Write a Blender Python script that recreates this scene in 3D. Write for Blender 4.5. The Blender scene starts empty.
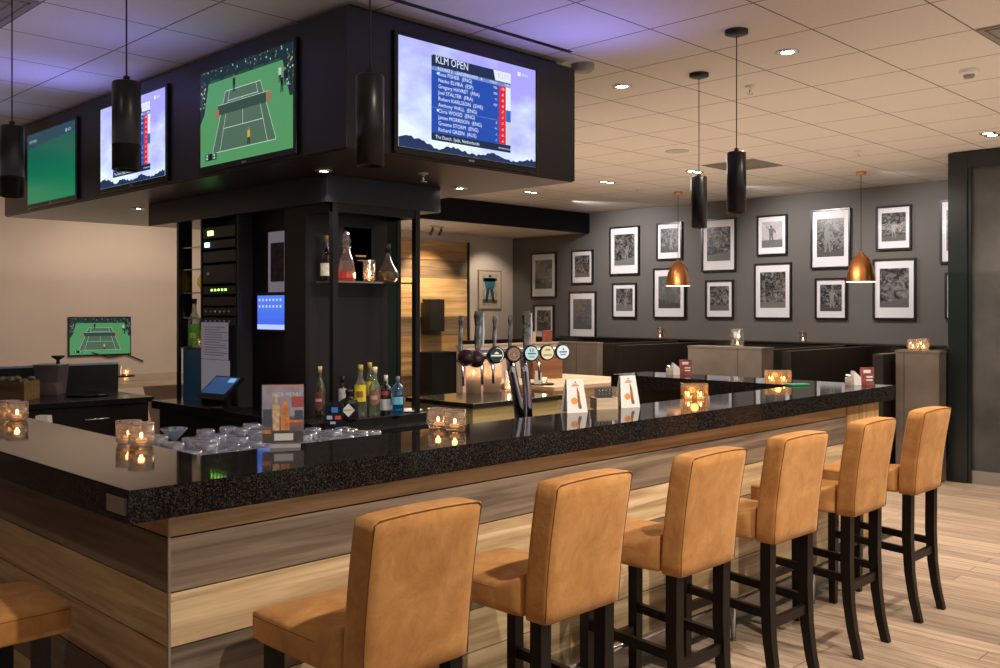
import bpy, bmesh, math, random
from mathutils import Vector, Matrix
random.seed(7)
PI = math.pi
scene = bpy.context.scene
COL = scene.collection
# ------------------------------------------------------------------ camera calibration (survey of the room)
F, H0, HZ = 949.0, 1.6, 310.0
A = math.radians(44.73)
VX, VY = math.cos(A), math.sin(A)
RX, RY = math.sin(A), -math.cos(A)
def ray(u):
    t = (u - 500.0) / F
    return VX + t * RX, VY + t * RY
def atX(u, X):
    a, b = ray(u); d = X / a; return d, b * d        # depth, Y
def atY(u, Y):
    a, b = ray(u); d = Y / b; return d, a * d        # depth, X
def zat(v, d): return H0 + (HZ - v) * d / F
def atZ(u, v, z):
    d = (H0 - z) * F / (v - HZ); a, b = ray(u); return a * d, b * d

# ------------------------------------------------------------------ materials
_M = {}
def newmat(name):
    m = bpy.data.materials.new(name); m.use_nodes = True
    nt = m.node_tree; nt.nodes.clear()
    out = nt.nodes.new('ShaderNodeOutputMaterial')
    return m, nt, out
def P(nt, out, **k):
    b = nt.nodes.new('ShaderNodeBsdfPrincipled')
    for a, v in k.items():
        b.inputs[a].default_value = v
    nt.links.new(b.outputs[0], out.inputs[0]); return b
def c4(c): return (c[0], c[1], c[2], 1.0)
def mat(name, col, rough=.5, metal=0, emit=0, ecol=None, var=0.0, vscale=8, bump=0, bscale=60, spec=.5):
    if name in _M: return _M[name]
    m, nt, out = newmat(name)
    b = P(nt, out, **{'Base Color': c4(col), 'Roughness': rough, 'Metallic': metal, 'Specular IOR Level': spec})
    if emit:
        b.inputs['Emission Color'].default_value = c4(ecol or col); b.inputs['Emission Strength'].default_value = emit
    if var or bump:
        tc = nt.nodes.new('ShaderNodeTexCoord')
    if var:
        n = nt.nodes.new('ShaderNodeTexNoise'); n.inputs['Scale'].default_value = vscale; n.inputs['Detail'].default_value = 5
        r = nt.nodes.new('ShaderNodeValToRGB')
        r.color_ramp.elements[0].position = .3; r.color_ramp.elements[1].position = .7
        r.color_ramp.elements[0].color = c4([max(0, x * (1 - var)) for x in col]); r.color_ramp.elements[1].color = c4([min(1, x * (1 + var)) for x in col])
        nt.links.new(tc.outputs['Object'], n.inputs['Vector']); nt.links.new(n.outputs['Fac'], r.inputs[0]); nt.links.new(r.outputs[0], b.inputs['Base Color'])
    if bump:
        n2 = nt.nodes.new('ShaderNodeTexNoise'); n2.inputs['Scale'].default_value = bscale
        bm_ = nt.nodes.new('ShaderNodeBump'); bm_.inputs['Strength'].default_value = bump; bm_.inputs['Distance'].default_value = .01
        nt.links.new(tc.outputs['Object'], n2.inputs['Vector']); nt.links.new(n2.outputs['Fac'], bm_.inputs['Height']); nt.links.new(bm_.outputs[0], b.inputs['Normal'])
    _M[name] = m; return m
def emis(col, s=1.0):
    key = 'glow_%.3f_%.3f_%.3f_%.2f' % (*col, s)
    if key in _M: return _M[key]
    m, nt, out = newmat(key)
    P(nt, out, **{'Base Color': c4([x * .05 for x in col]), 'Roughness': .25, 'Emission Color': c4(col), 'Emission Strength': s})
    _M[key] = m; return m
def wood(name, c1, c2, axis='X', rough=.45, s=1.0, knots=True):
    if name in _M: return _M[name]
    m, nt, out = newmat(name)
    b = P(nt, out, **{'Roughness': rough})
    tc = nt.nodes.new('ShaderNodeTexCoord'); mp = nt.nodes.new('ShaderNodeMapping')
    sc = {'X': (.7, 14, 14), 'Y': (14, .7, 14), 'Z': (14, 14, .7)}[axis]
    mp.inputs['Scale'].default_value = [x * s for x in sc]
    n = nt.nodes.new('ShaderNodeTexNoise'); n.inputs['Scale'].default_value = 1.6; n.inputs['Detail'].default_value = 6; n.inputs['Distortion'].default_value = 1.0
    mp2 = nt.nodes.new('ShaderNodeMapping'); mp2.inputs['Scale'].default_value = [x * s * 5 for x in sc]
    n2 = nt.nodes.new('ShaderNodeTexNoise'); n2.inputs['Scale'].default_value = 2; n2.inputs['Detail'].default_value = 3
    r = nt.nodes.new('ShaderNodeValToRGB'); r.color_ramp.elements[0].position = .32; r.color_ramp.elements[1].position = .66
    r.color_ramp.elements[0].color = c4(c1); r.color_ramp.elements[1].color = c4(c2)
    mx = nt.nodes.new('ShaderNodeMixRGB'); mx.blend_type = 'MULTIPLY'; mx.inputs[0].default_value = .35
    L = nt.links.new
    L(tc.outputs['Object'], mp.inputs[0]); L(tc.outputs['Object'], mp2.inputs[0])
    L(mp.outputs[0], n.inputs['Vector']); L(mp2.outputs[0], n2.inputs['Vector'])
    L(n.outputs['Fac'], r.inputs[0]); L(r.outputs[0], mx.inputs[1]); L(n2.outputs['Fac'], mx.inputs[2]); L(mx.outputs[0], b.inputs['Base Color'])
    # MULTIPLY darkens, so brighten the ramp a little through its inputs
    _M[name] = m; return m
def glass(name, tint=(1, 1, 1), gloss=.18, rough=.02, haze=0.0, hcol=(.8, .8, .8), grid=False):
    if name in _M: return _M[name]
    m, nt, out = newmat(name); L = nt.links.new
    t = nt.nodes.new('ShaderNodeBsdfTransparent'); t.inputs[0].default_value = c4(tint)
    g = nt.nodes.new('ShaderNodeBsdfGlossy'); g.inputs['Roughness'].default_value = rough; g.inputs[0].default_value = (1, 1, 1, 1)
    lw = nt.nodes.new('ShaderNodeLayerWeight'); lw.inputs[0].default_value = .35
    mr = nt.nodes.new('ShaderNodeMapRange'); mr.inputs['To Min'].default_value = gloss * .35; mr.inputs['To Max'].default_value = min(1, gloss * 4)
    mx = nt.nodes.new('ShaderNodeMixShader')
    L(lw.outputs['Facing'], mr.inputs[0]); L(mr.outputs[0], mx.inputs[0]); L(t.outputs[0], mx.inputs[1]); L(g.outputs[0], mx.inputs[2])
    last = mx
    if haze:
        tr = nt.nodes.new('ShaderNodeBsdfTranslucent'); tr.inputs[0].default_value = c4(hcol)
        df = nt.nodes.new('ShaderNodeBsdfDiffuse'); df.inputs[0].default_value = c4(hcol)
        ma = nt.nodes.new('ShaderNodeMixShader'); ma.inputs[0].default_value = .35
        L(tr.outputs[0], ma.inputs[1]); L(df.outputs[0], ma.inputs[2])
        m2 = nt.nodes.new('ShaderNodeMixShader'); m2.inputs[0].default_value = haze
        if grid:
            tc = nt.nodes.new('ShaderNodeTexCoord')
            ch = nt.nodes.new('ShaderNodeTexVoronoi'); ch.inputs['Scale'].default_value = 110; ch.inputs['Randomness'].default_value = .15
            mr2 = nt.nodes.new('ShaderNodeMapRange'); mr2.inputs['From Min'].default_value = .2; mr2.inputs['From Max'].default_value = .6
            mr2.inputs['To Min'].default_value = .015; mr2.inputs['To Max'].default_value = haze * 1.6
            L(tc.outputs['Object'], ch.inputs['Vector']); L(ch.outputs['Distance'], mr2.inputs[0]); L(mr2.outputs[0], m2.inputs[0])
        L(last.outputs[0], m2.inputs[1]); L(ma.outputs[0], m2.inputs[2]); last = m2
    L(last.outputs[0], out.inputs[0])
    _M[name] = m; return m

def suede():
    m, nt, out = newmat('suede'); L = nt.links.new
    b = P(nt, out, **{'Roughness': .85, 'Specular IOR Level': .15, 'Sheen Weight': .25, 'Sheen Roughness': .5})
    b.inputs['Sheen Tint'].default_value = (1, .7, .45, 1)
    tc = nt.nodes.new('ShaderNodeTexCoord')
    n = nt.nodes.new('ShaderNodeTexNoise'); n.inputs['Scale'].default_value = 8; n.inputs['Detail'].default_value = 10; n.inputs['Roughness'].default_value = .68; n.inputs['Distortion'].default_value = .6
    r = nt.nodes.new('ShaderNodeValToRGB'); e = r.color_ramp.elements
    e[0].position = .28; e[0].color = (.38, .165, .050, 1); e[1].position = .76; e[1].color = (.68, .37, .14, 1)
    e2 = e.new(.52); e2.color = (.53, .255, .082, 1)
    oi = nt.nodes.new('ShaderNodeObjectInfo')
    ad = nt.nodes.new('ShaderNodeVectorMath'); ad.operation = 'ADD'
    sc = nt.nodes.new('ShaderNodeVectorMath'); sc.operation = 'SCALE'; sc.inputs[3].default_value = 3.0
    L(oi.outputs['Location'], sc.inputs[0]); L(tc.outputs['Object'], ad.inputs[0]); L(sc.outputs[0], ad.inputs[1])
    L(ad.outputs[0], n.inputs['Vector']); L(n.outputs['Fac'], r.inputs[0]); L(r.outputs[0], b.inputs['Base Color'])
    n2 = nt.nodes.new('ShaderNodeTexNoise'); n2.inputs['Scale'].default_value = 90; n2.inputs['Detail'].default_value = 4
    bp = nt.nodes.new('ShaderNodeBump'); bp.inputs['Strength'].default_value = .25; bp.inputs['Distance'].default_value = .004
    L(tc.outputs['Object'], n2.inputs['Vector']); L(n2.outputs['Fac'], bp.inputs['Height']); L(bp.outputs[0], b.inputs['Normal'])
    return m
def granite():
    m, nt, out = newmat('granite'); L = nt.links.new
    b = P(nt, out, **{'Roughness': .055, 'Specular IOR Level': .13})
    tc = nt.nodes.new('ShaderNodeTexCoord')
    v = nt.nodes.new('ShaderNodeTexVoronoi'); v.inputs['Scale'].default_value = 300
    n = nt.nodes.new('ShaderNodeTexNoise'); n.inputs['Scale'].default_value = 190; n.inputs['Detail'].default_value = 3
    r = nt.nodes.new('ShaderNodeValToRGB'); e = r.color_ramp.elements
    e[0].position = .50; e[0].color = (.006, .0055, .006, 1); e[1].position = .75; e[1].color = (.040, .033, .029, 1)
    r2 = nt.nodes.new('ShaderNodeValToRGB'); r2.color_ramp.elements[0].position = .75; r2.color_ramp.elements[0].color = (0, 0, 0, 1)
    r2.color_ramp.elements[1].position = 1; r2.color_ramp.elements[1].color = (.05, .042, .038, 1)
    mx = nt.nodes.new('ShaderNodeMixRGB'); mx.blend_type = 'ADD'; mx.inputs[0].default_value = 1
    sp = nt.nodes.new('ShaderNodeSeparateColor')
    L(tc.outputs['Object'], v.inputs['Vector']); L(tc.outputs['Object'], n.inputs['Vector'])
    L(n.outputs['Fac'], r.inputs[0]); L(v.outputs['Color'], sp.inputs[0]); L(sp.outputs[0], r2.inputs[0])
    L(r.outputs[0], mx.inputs[1]); L(r2.outputs[0], mx.inputs[2]); L(mx.outputs[0], b.inputs['Base Color'])
    return m
def ceiling_mat(x0, y0):
    m, nt, out = newmat('ceiling_tiles'); L = nt.links.new
    b = P(nt, out, **{'Roughness': .9, 'Specular IOR Level': .1})
    g = nt.nodes.new('ShaderNodeNewGeometry'); s = nt.nodes.new('ShaderNodeSeparateXYZ'); L(g.outputs['Position'], s.inputs[0])
    def line(sock, o):
        a = nt.nodes.new('ShaderNodeMath'); a.operation = 'SUBTRACT'; a.inputs[1].default_value = o - .3 - 60; L(sock, a.inputs[0])
        d = nt.nodes.new('ShaderNodeMath'); d.operation = 'DIVIDE'; d.inputs[1].default_value = .6; L(a.outputs[0], d.inputs[0])
        f = nt.nodes.new('ShaderNodeMath'); f.operation = 'FRACT'; L(d.outputs[0], f.inputs[0])
        c = nt.nodes.new('ShaderNodeMath'); c.operation = 'SUBTRACT'; c.inputs[1].default_value = .5; L(f.outputs[0], c.inputs[0])
        e = nt.nodes.new('ShaderNodeMath'); e.operation = 'ABSOLUTE'; L(c.outputs[0], e.inputs[0])
        h = nt.nodes.new('ShaderNodeMath'); h.operation = 'LESS_THAN'; h.inputs[1].default_value = .008; L(e.outputs[0], h.inputs[0])
        return h
    h1 = line(s.outputs[0], x0); h2 = line(s.outputs[1], y0)
    mxm = nt.nodes.new('ShaderNodeMath'); mxm.operation = 'MAXIMUM'; L(h1.outputs[0], mxm.inputs[0]); L(h2.outputs[0], mxm.inputs[1])
    n = nt.nodes.new('ShaderNodeTexNoise'); n.inputs['Scale'].default_value = 120; L(g.outputs['Position'], n.inputs['Vector'])
    r = nt.nodes.new('ShaderNodeValToRGB'); r.color_ramp.elements[0].color = (.66, .61, .56, 1); r.color_ramp.elements[1].color = (.80, .75, .70, 1); L(n.outputs['Fac'], r.inputs[0])
    mx = nt.nodes.new('ShaderNodeMixRGB'); L(mxm.outputs[0], mx.inputs[0]); L(r.outputs[0], mx.inputs[1]); mx.inputs[2].default_value = (.20, .17, .15, 1)
    L(mx.outputs[0], b.inputs['Base Color'])
    return m
def floor_mat():
    m, nt, out = newmat('oak_floor'); L = nt.links.new
    b = P(nt, out, **{'Roughness': .38, 'Specular IOR Level': .4})
    tc = nt.nodes.new('ShaderNodeTexCoord'); mp = nt.nodes.new('ShaderNodeMapping'); mp.inputs['Rotation'].default_value = (0, 0, PI / 2)
    L(tc.outputs['Object'], mp.inputs[0])
    br = nt.nodes.new('ShaderNodeTexBrick'); br.offset = .37; br.inputs['Scale'].default_value = 1
    br.inputs['Brick Width'].default_value = 1.5; br.inputs['Row Height'].default_value = .14; br.inputs['Mortar Size'].default_value = .0025
    br.inputs['Color1'].default_value = (.58, .46, .36, 1); br.inputs['Color2'].default_value = (.43, .335, .26, 1); br.inputs['Mortar'].default_value = (.16, .11, .075, 1)
    L(mp.outputs[0], br.inputs['Vector'])
    mp2 = nt.nodes.new('ShaderNodeMapping'); mp2.inputs['Scale'].default_value = (22, 1.1, 1); L(tc.outputs['Object'], mp2.inputs[0])
    n = nt.nodes.new('ShaderNodeTexNoise'); n.inputs['Scale'].default_value = 1.5; n.inputs['Detail'].default_value = 7; L(mp2.outputs[0], n.inputs['Vector'])
    r = nt.nodes.new('ShaderNodeValToRGB'); r.color_ramp.elements[0].position = .3; r.color_ramp.elements[0].color = (.62, .58, .54, 1); r.color_ramp.elements[1].position = .7; r.color_ramp.elements[1].color = (1.15, 1.12, 1.1, 1)
    L(n.outputs['Fac'], r.inputs[0])
    mx = nt.nodes.new('ShaderNodeMixRGB'); mx.blend_type = 'MULTIPLY'; mx.inputs[0].default_value = 1; L(br.outputs[0], mx.inputs[1]); L(r.outputs[0], mx.inputs[2])
    L(mx.outputs[0], b.inputs['Base Color'])
    return m
def photo_mat(seed, lo, hi):
    m, nt, out = newmat('photo_print'); L = nt.links.new
    b = P(nt, out, **{'Roughness': .35})
    tc = nt.nodes.new('ShaderNodeTexCoord'); mp = nt.nodes.new('ShaderNodeMapping'); mp.inputs['Location'].default_value = (seed * 3.1, seed * 1.7, seed * .9)
    n = nt.nodes.new('ShaderNodeTexNoise'); n.inputs['Scale'].default_value = 9 + (seed % 4) * 3; n.inputs['Detail'].default_value = 8; n.inputs['Roughness'].default_value = .7; n.inputs['Distortion'].default_value = 1.4
    r = nt.nodes.new('ShaderNodeValToRGB'); r.color_ramp.elements[0].position = .46; r.color_ramp.elements[0].color = (lo, lo, lo * 1.05, 1)
    r.color_ramp.elements[1].position = .80; r.color_ramp.elements[1].color = (hi, hi, hi * 1.05, 1)
    L(tc.outputs['Object'], mp.inputs[0]); L(mp.outputs[0], n.inputs['Vector']); L(n.outputs['Fac'], r.inputs[0]); L(r.outputs[0], b.inputs['Base Color'])
    return m

# ------------------------------------------------------------------ mesh builder
class MB:
    def __init__(s): s.v = []; s.f = []; s.m = []; s.sm = []
    def add(s, vs, fs, mi=0, smooth=False, M=None):
        o = len(s.v)
        for p in vs:
            p = Vector(p)
            if M is not None: p = M @ p
            s.v.append(p)
        for f in fs:
            s.f.append([i + o for i in f]); s.m.append(mi); s.sm.append(smooth)
        return s
    def box(s, x0, x1, y0, y1, z0, z1, mi=0, M=None, bev=0):
        if x0 > x1: x0, x1 = x1, x0
        if y0 > y1: y0, y1 = y1, y0
        if z0 > z1: z0, z1 = z1, z0
        bm = bmesh.new()
        bmesh.ops.create_cube(bm, size=1)
        for v in bm.verts:
            v.co = Vector(((x0 + x1) / 2 + v.co.x * (x1 - x0), (y0 + y1) / 2 + v.co.y * (y1 - y0), (z0 + z1) / 2 + v.co.z * (z1 - z0)))
        if bev:
            bmesh.ops.bevel(bm, geom=bm.edges[:], offset=min(bev, .45 * min(x1 - x0, y1 - y0, z1 - z0)), segments=2, affect='EDGES', profile=.5)
        s.bm(bm, mi, M=M); return s
    def bm(s, bm, mi=0, smooth=False, M=None):
        bm.verts.index_update()
        s.add([v.co.copy() for v in bm.verts], [[v.index for v in f.verts] for f in bm.faces], mi, smooth, M); bm.free()
    def lathe(s, prof, n=20, mi=0, c=(0, 0, 0), M=None, smooth=True, cap=True):
        vs = []; fs = []
        for r, z in prof:
            for k in range(n):
                a = 2 * PI * k / n; vs.append((c[0] + r * math.cos(a), c[1] + r * math.sin(a), c[2] + z))
        for i in range(len(prof) - 1):
            for k in range(n):
                k2 = (k + 1) % n; fs.append([i * n + k, i * n + k2, (i + 1) * n + k2, (i + 1) * n + k])
        if cap:
            if prof[0][0] > 1e-4: fs.append(list(range(n))[::-1])
            if prof[-1][0] > 1e-4: fs.append([(len(prof) - 1) * n + k for k in range(n)])
        return s.add(vs, fs, mi, smooth, M)
    def cyl(s, c, r, h, n=20, mi=0, M=None, smooth=True):
        return s.lathe([(r, 0), (r, h)], n, mi, c, M, smooth)
    def tube(s, pts, r, n=8, mi=0, M=None, smooth=True):
        pts = [Vector(p) for p in pts]; rs = r if isinstance(r, (list, tuple)) else [r] * len(pts)
        vs = []; fs = []
        up = Vector((0, 0, 1))
        for i, p in enumerate(pts):
            d = (pts[min(i + 1, len(pts) - 1)] - pts[max(i - 1, 0)]).normalized()
            u = up if abs(d.z) < .95 else Vector((1, 0, 0))
            a = d.cross(u).normalized(); b = a.cross(d)
            for k in range(n):
                t = 2 * PI * k / n; vs.append(p + (a * math.cos(t) + b * math.sin(t)) * rs[i])
        for i in range(len(pts) - 1):
            for k in range(n):
                k2 = (k + 1) % n; fs.append([i * n + k, i * n + k2, (i + 1) * n + k2, (i + 1) * n + k])
        fs.append(list(range(n))[::-1]); fs.append([(len(pts) - 1) * n + k for k in range(n)])
        return s.add(vs, fs, mi, smooth, M)
    def prism(s, poly, y0, y1, mi=0, M=None):       # poly in (x,z), extruded along y
        n = len(poly); vs = [(x, y0, z) for x, z in poly] + [(x, y1, z) for x, z in poly]
        fs = [list(range(n)), [n + k for k in range(n)][::-1]] + [[k, n + k, n + (k + 1) % n, (k + 1) % n] for k in range(n)]
        return s.add(vs, fs, mi, False, M)
    def sphere(s, c, r, mi=0, M=None, sc=(1, 1, 1), u=14, w=8):
        bm = bmesh.new(); bmesh.ops.create_uvsphere(bm, u_segments=u, v_segments=w, radius=r)
        for v in bm.verts: v.co = Vector((c[0] + v.co.x * sc[0], c[1] + v.co.y * sc[1], c[2] + v.co.z * sc[2]))
        s.bm(bm, mi, True, M); return s
    def flat(s, poly, layer, mi, y=0.0):            # flat art facing -y, in local x,z
        return s.add([(x, y - .0007 * layer, z) for x, z in poly], [list(range(len(poly)))], mi)
    def build(s, name, mats, parent=None, loc=None, rz=0, norm=True):
        me = bpy.data.meshes.new(name); me.from_pydata([tuple(v) for v in s.v], [], s.f)
        for m in (mats if isinstance(mats, (list, tuple)) else [mats]): me.materials.append(m)
        for p, mi, sm in zip(me.polygons, s.m, s.sm): p.material_index = mi; p.use_smooth = sm
        if norm:
            b = bmesh.new(); b.from_mesh(me); bmesh.ops.recalc_face_normals(b, faces=b.faces); b.to_mesh(me); b.free()
        me.update()
        o = bpy.data.objects.new(name, me); COL.objects.link(o)
        if parent is not None: o.parent = parent
        if loc is not None: o.location = loc
        o.rotation_euler[2] = rz
        return o
def text(mb, s, x, z, size, mi, layer, y=0.0, align='LEFT', sx=1.0, M=None):
    cu = bpy.data.curves.new('t', 'FONT'); cu.body = s; cu.size = size; cu.align_x = align; cu.resolution_u = 2
    o = bpy.data.objects.new('t', cu); COL.objects.link(o)
    dg = bpy.context.evaluated_depsgraph_get(); dg.update(); ev = o.evaluated_get(dg); me = ev.to_mesh()
    vs = [(x + v.co.x * sx, y - .0007 * layer, z + v.co.y) for v in me.vertices]; fs = [list(p.vertices) for p in me.polygons]
    ev.to_mesh_clear(); COL.objects.unlink(o); bpy.data.objects.remove(o); bpy.data.curves.remove(cu)
    mb.add(vs, fs, mi, False, M)
def thing(name, label, cat, loc=(0, 0, 0), rz=0, group=None):
    o = bpy.data.objects.new(name, None); COL.objects.link(o); o.empty_display_size = .1
    o.location = loc; o.rotation_euler[2] = rz; tag(o, label, cat, group); return o
def tag(o, label, cat, group=None, kind=None):
    o['label'] = label; o['category'] = cat
    if group: o['group'] = group
    if kind: o['kind'] = kind
    return o
def struct(name, mb, m, parent=None):
    o = mb.build(name, m, parent)
    if parent is None: o['kind'] = 'structure'
    return o
def dup(root, loc=None, rz=None, label=None, group=None):
    r = root.copy(); COL.objects.link(r)
    if loc is not None: r.location = loc
    if rz is not None: r.rotation_euler[2] = rz
    if label: r['label'] = label
    if group: r['group'] = group
    for ch in list(root.children):
        c = ch.copy(); COL.objects.link(c); c.parent = r
        for g in list(ch.children):
            d = g.copy(); COL.objects.link(d); d.parent = c
    return r

# ------------------------------------------------------------------ shared materials
BLK = mat('black_lacquer', (.012, .012, .014), .25)
BLKM = mat('black_matt', (.005, .005, .006), .5)
NAVY = mat('dark_blue_black', (.018, .019, .030), .32, var=.15, vscale=5)
LEG = mat('espresso_wood', (.008, .005, .0045), .38, var=.3, vscale=14, spec=.3)
SUEDE = suede()
GRAN = granite()
STEEL = mat('brushed_steel', (.62, .62, .64), .25, metal=1)
CHROME = mat('chrome', (.85, .86, .9), .06, metal=1)
CHR2 = mat('smoked_chrome', (.66, .66, .74), .08, metal=1)
COPPER = mat('copper', (.86, .38, .14), .3, metal=1, bump=.1, bscale=40)
WHITE = mat('white_card', (.82, .80, .78), .6)
MATB = mat('white_mat_board', (.80, .80, .85), .55)
FRAME = mat('black_picture_frame', (.012, .009, .010), .3)
HONEY = wood('honey_oak_board', (.50, .35, .19), (.95, .72, .44), 'X')
LIGHTW = wood('pale_oak_board', (.52, .35, .18), (1.0, .76, .46), 'X')
GREYW = wood('grey_brown_board', (.135, .10, .075), (.37, .285, .21), 'X')
DARKW = wood('dark_brown_board', (.13, .08, .055), (.30, .20, .14), 'X')
HONEYY = wood('honey_oak_side_board', (.34, .20, .095), (.72, .46, .23), 'Y')
TANY = wood('tan_oak_side_board', (.38, .24, .11), (.72, .49, .25), 'Y')
DARKY = wood('dark_side_board', (.14, .095, .07), (.27, .19, .145), 'Y')
HONEYZ = wood('honey_oak_end_board', (.50, .28, .10), (.92, .60, .28), 'Z')
TABLEW = wood('table_oak', (.52, .38, .24), (.85, .68, .48), 'X', .35)
GLASS = glass('clear_glass', (.96, .97, .97), .16)
CUT = glass('patterned_glass', (1, .96, .92), .28, haze=.055, hcol=(1, .88, .74), grid=True)
FLAME = emis((1, .55, .2), 22)
WAX = mat('wax', (.9, .75, .55), .5, emit=.6, ecol=(1, .42, .14))

# ------------------------------------------------------------------ room shell
XW, YW, ZC, ZL = 11.2, 10.8, 3.07, 2.77
X0, Y0 = -2.5, -3.0
struct('floor', MB().box(X0, 12, Y0, YW + .2, -.1, 0), floor_mat())
struct('ceiling', MB().box(X0, 12, Y0, 9.24, ZC, ZC + .1), ceiling_mat(4.68, 1.737))
LOWC = ceiling_mat(4.68, 1.2)
struct('trim_1', MB().box(X0, XW, 9.24, YW, ZL, ZC + .1), [mat('lowered_ceiling', (.62, .57, .50), .9)])
struct('trim_2', MB().box(X0, XW, 9.18, 9.24, ZL - .005, ZC - .002), mat('beam_black', (.004, .004, .007), .7, spec=.2))
WALLG = mat('grey_wall_paint', (.122, .114, .108), .8, var=.06, vscale=1.5)
WALLW = mat('cream_wall_paint', (.60, .54, .49), .85, var=.04, vscale=2)
struct('wall_right', MB().box(XW, XW + .15, Y0, YW, 0, ZC), WALLG)
struct('wall_back', MB().box(X0, XW + .15, YW, YW + .15, 0, ZC), WALLW)
struct('wall_left', MB().box(X0 - .15, X0, Y0, YW, 0, ZC), WALLW)
# dark portal wall on the right
XP = 9.25
struct('wall_front', MB().box(XP + .05, XP + .3, Y0, 3.10, 0, ZC), mat('slate_plaster', (.085, .087, .094), .6, var=.45, vscale=2.2, bump=.15, bscale=20))
PG = mat('dark_green_black_frame', (.012, .020, .022), .25)
struct('trim_3', MB().box(XP, XP + .3, 3.10, 3.27, 0, ZC - .01, bev=.004).box(XP + .02, XP + .05, 3.07, 3.10, 0, ZC - .16), PG)
struct('trim_4', MB().box(XP, XP + .05, Y0, 3.10, ZC - .16, ZC - .01), PG)
struct('baseboard_right', MB().box(XP + .035, XP + .05, Y0, 3.07, 0, .12), mat('steel_grey_skirting', (.42, .42, .43), .35, metal=.6))

# wood panelled section on the back wall
wp = MB(); zz = [0, .32, .63, .92, 1.22, 1.50, 1.78, 2.08, 2.36, 2.65]
PW = [wood('panel_honey', (.40, .23, .09), (.78, .50, .24), 'X', s=.6), wood('panel_grey', (.17, .12, .08), (.38, .28, .19), 'X', s=.6), wood('panel_light', (.55, .34, .15), (.92, .66, .36), 'X', s=.6)]
seq = [2, 1, 2, 0, 1, 2, 2, 1, 0]
for i in range(9): wp.box(7.0, 10.14, YW - .035, YW - .003, zz[i] + .002, zz[i + 1] - .002, seq[i])
t = thing('wood_wall_panel', 'spotlit panel of mixed wooden boards on the cream back wall', 'wall panel', (0, 0, 0))
wp.build('boards', PW, t)
MB().box(10.14, 10.18, YW - .05, YW - .003, 0, 2.65).build('edge_trim', BLKM, t)

# ------------------------------------------------------------------ bar
ZT, ZG = 1.12, 1.03
bar = thing('bar_counter', 'long black granite topped bar counter clad in horizontal oak boards', 'bar counter', (1.1, 2.5, 0))
def bb(mb, name, m, par=None): # build in world coordinates under the bar
    o = mb.build(name, m, par or bar)
    if par is None: o.location = (-1.1, -2.5, 0)
    return o
top = MB()
XE = 6.07
outl = [(1.094, 2.47), (XE, 2.47), (XE, 4.4), (5.62, 4.4), (5.62, 2.91), (1.53, 2.91), (1.53, 6.2), (1.094, 6.2)]
bmx = bmesh.new()
vs = [bmx.verts.new((x, y, ZG)) for x, y in outl]; f = bmx.faces.new(vs)
r = bmesh.ops.extrude_face_region(bmx, geom=[f])
for v in r['geom']:
    if isinstance(v, bmesh.types.BMVert): v.co.z = ZT
bmesh.ops.bevel(bmx, geom=[e for e in bmx.edges if all(v.co.z > ZT - .001 for v in e.verts)], offset=.004, segments=2, affect='EDGES')
top.bm(bmx)
bb(top, 'granite_top', GRAN)
rows = [.956, .799, .643, .487, .331, .175, .12]
zt = ZG
cl = MB(); fm = [0, 2, 1, 2, 0, 1, 3]
g = .0025
for i, zb in enumerate(rows):
    cl.box(1.250, 5.54, 2.55, 2.57, zb + g, zt - g, fm[i]); zt = zb
bb(cl, 'front_cladding', [HONEY, LIGHTW, GREYW, DARKW])
zt = ZG; cs = MB(); sm_ = [0, 2, 1, 0, 2, 1, 2]
for i, zb in enumerate(rows):
    cs.box(1.245, 1.265, 2.556, 6.2, zb + g, zt - g, sm_[i]); zt = zb
bb(cs, 'side_cladding', [HONEYY, TANY, DARKY])
bb(MB().box(1.2435, 1.2505, 2.5485, 2.556, .12, ZG), 'corner_trim', mat('aluminium_trim', (.5, .42, .36), .35, metal=.7))
bb(MB().box(5.545, 5.99, 2.54, 2.575, .12, ZG), 'end_panel', HONEYZ)
bb(MB().box(1.27, 5.97, 2.572, 2.60, .0, ZG - .002).box(1.266, 1.295, 2.60, 6.2, 0, ZG - .002).box(5.95, 5.985, 2.576, 4.36, 0, ZG - .002), 'carcass', BLKM)
bb(MB().box(1.29, 5.93, 2.566, 2.571, .0, .118), 'kick_plate', STEEL)
bb(MB().box(1.090, 1.0938, 2.487, 2.60, 1.052, 1.098), 'steel_plate', STEEL)  # thin steel plate on the short side face of the granite
# foot rest: glass shelf on steel posts
fr = thing('foot_rest', 'glass and steel foot rest running along the base of the bar', 'foot rest', (1.3, 2.41, 0))
MB().box(.1, 4.55, 0, .12, .205, .217).build('glass_shelf', glass('teal_glass', (.55, .72, .72), .35), fr)
for k in range(6):
    MB().cyl((.3 + k * .82, .02, 0), .012, .205, 10).build('post', STEEL, fr)
MB().tube([(.1, -.01, .212), (4.55, -.01, .212)], .012, 10).build('rail', STEEL, fr)

# raised glass rack shelf behind the bar front and lower worktops
ws = MB().box(1.56, 2.75, 2.915, 3.78, .955, 1.0)
o = ws.build('glass_shelf', mat('dark_steel_top', (.03, .03, .035), .2, metal=.6)); tag(o, 'dark low shelf behind the bar corner that holds rows of upturned glasses', 'shelf')
o = MB().box(1.56, 2.72, 2.92, 3.75, 0, .95).box(2.80, 5.55, 2.93, 3.45, 0, .89).box(2.79, 5.6, 2.915, 3.48, .89, .93, 1).build('underbar_unit', [BLKM, mat('inner_steel_top', (.18, .18, .19), .25, metal=.8)])
tag(o, 'black under-counter unit with steel worktop behind the bar front', 'worktop')
o = MB().box(1.54, 1.95, 3.80, 6.1, .9, .93, 1).box(1.56, 1.93, 3.82, 6.1, 0, .9).build('side_worktop', [BLKM, mat('dark_steel_top', (0, 0, 0))])
tag(o, 'narrow dark worktop behind the short left arm of the bar', 'worktop')
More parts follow.
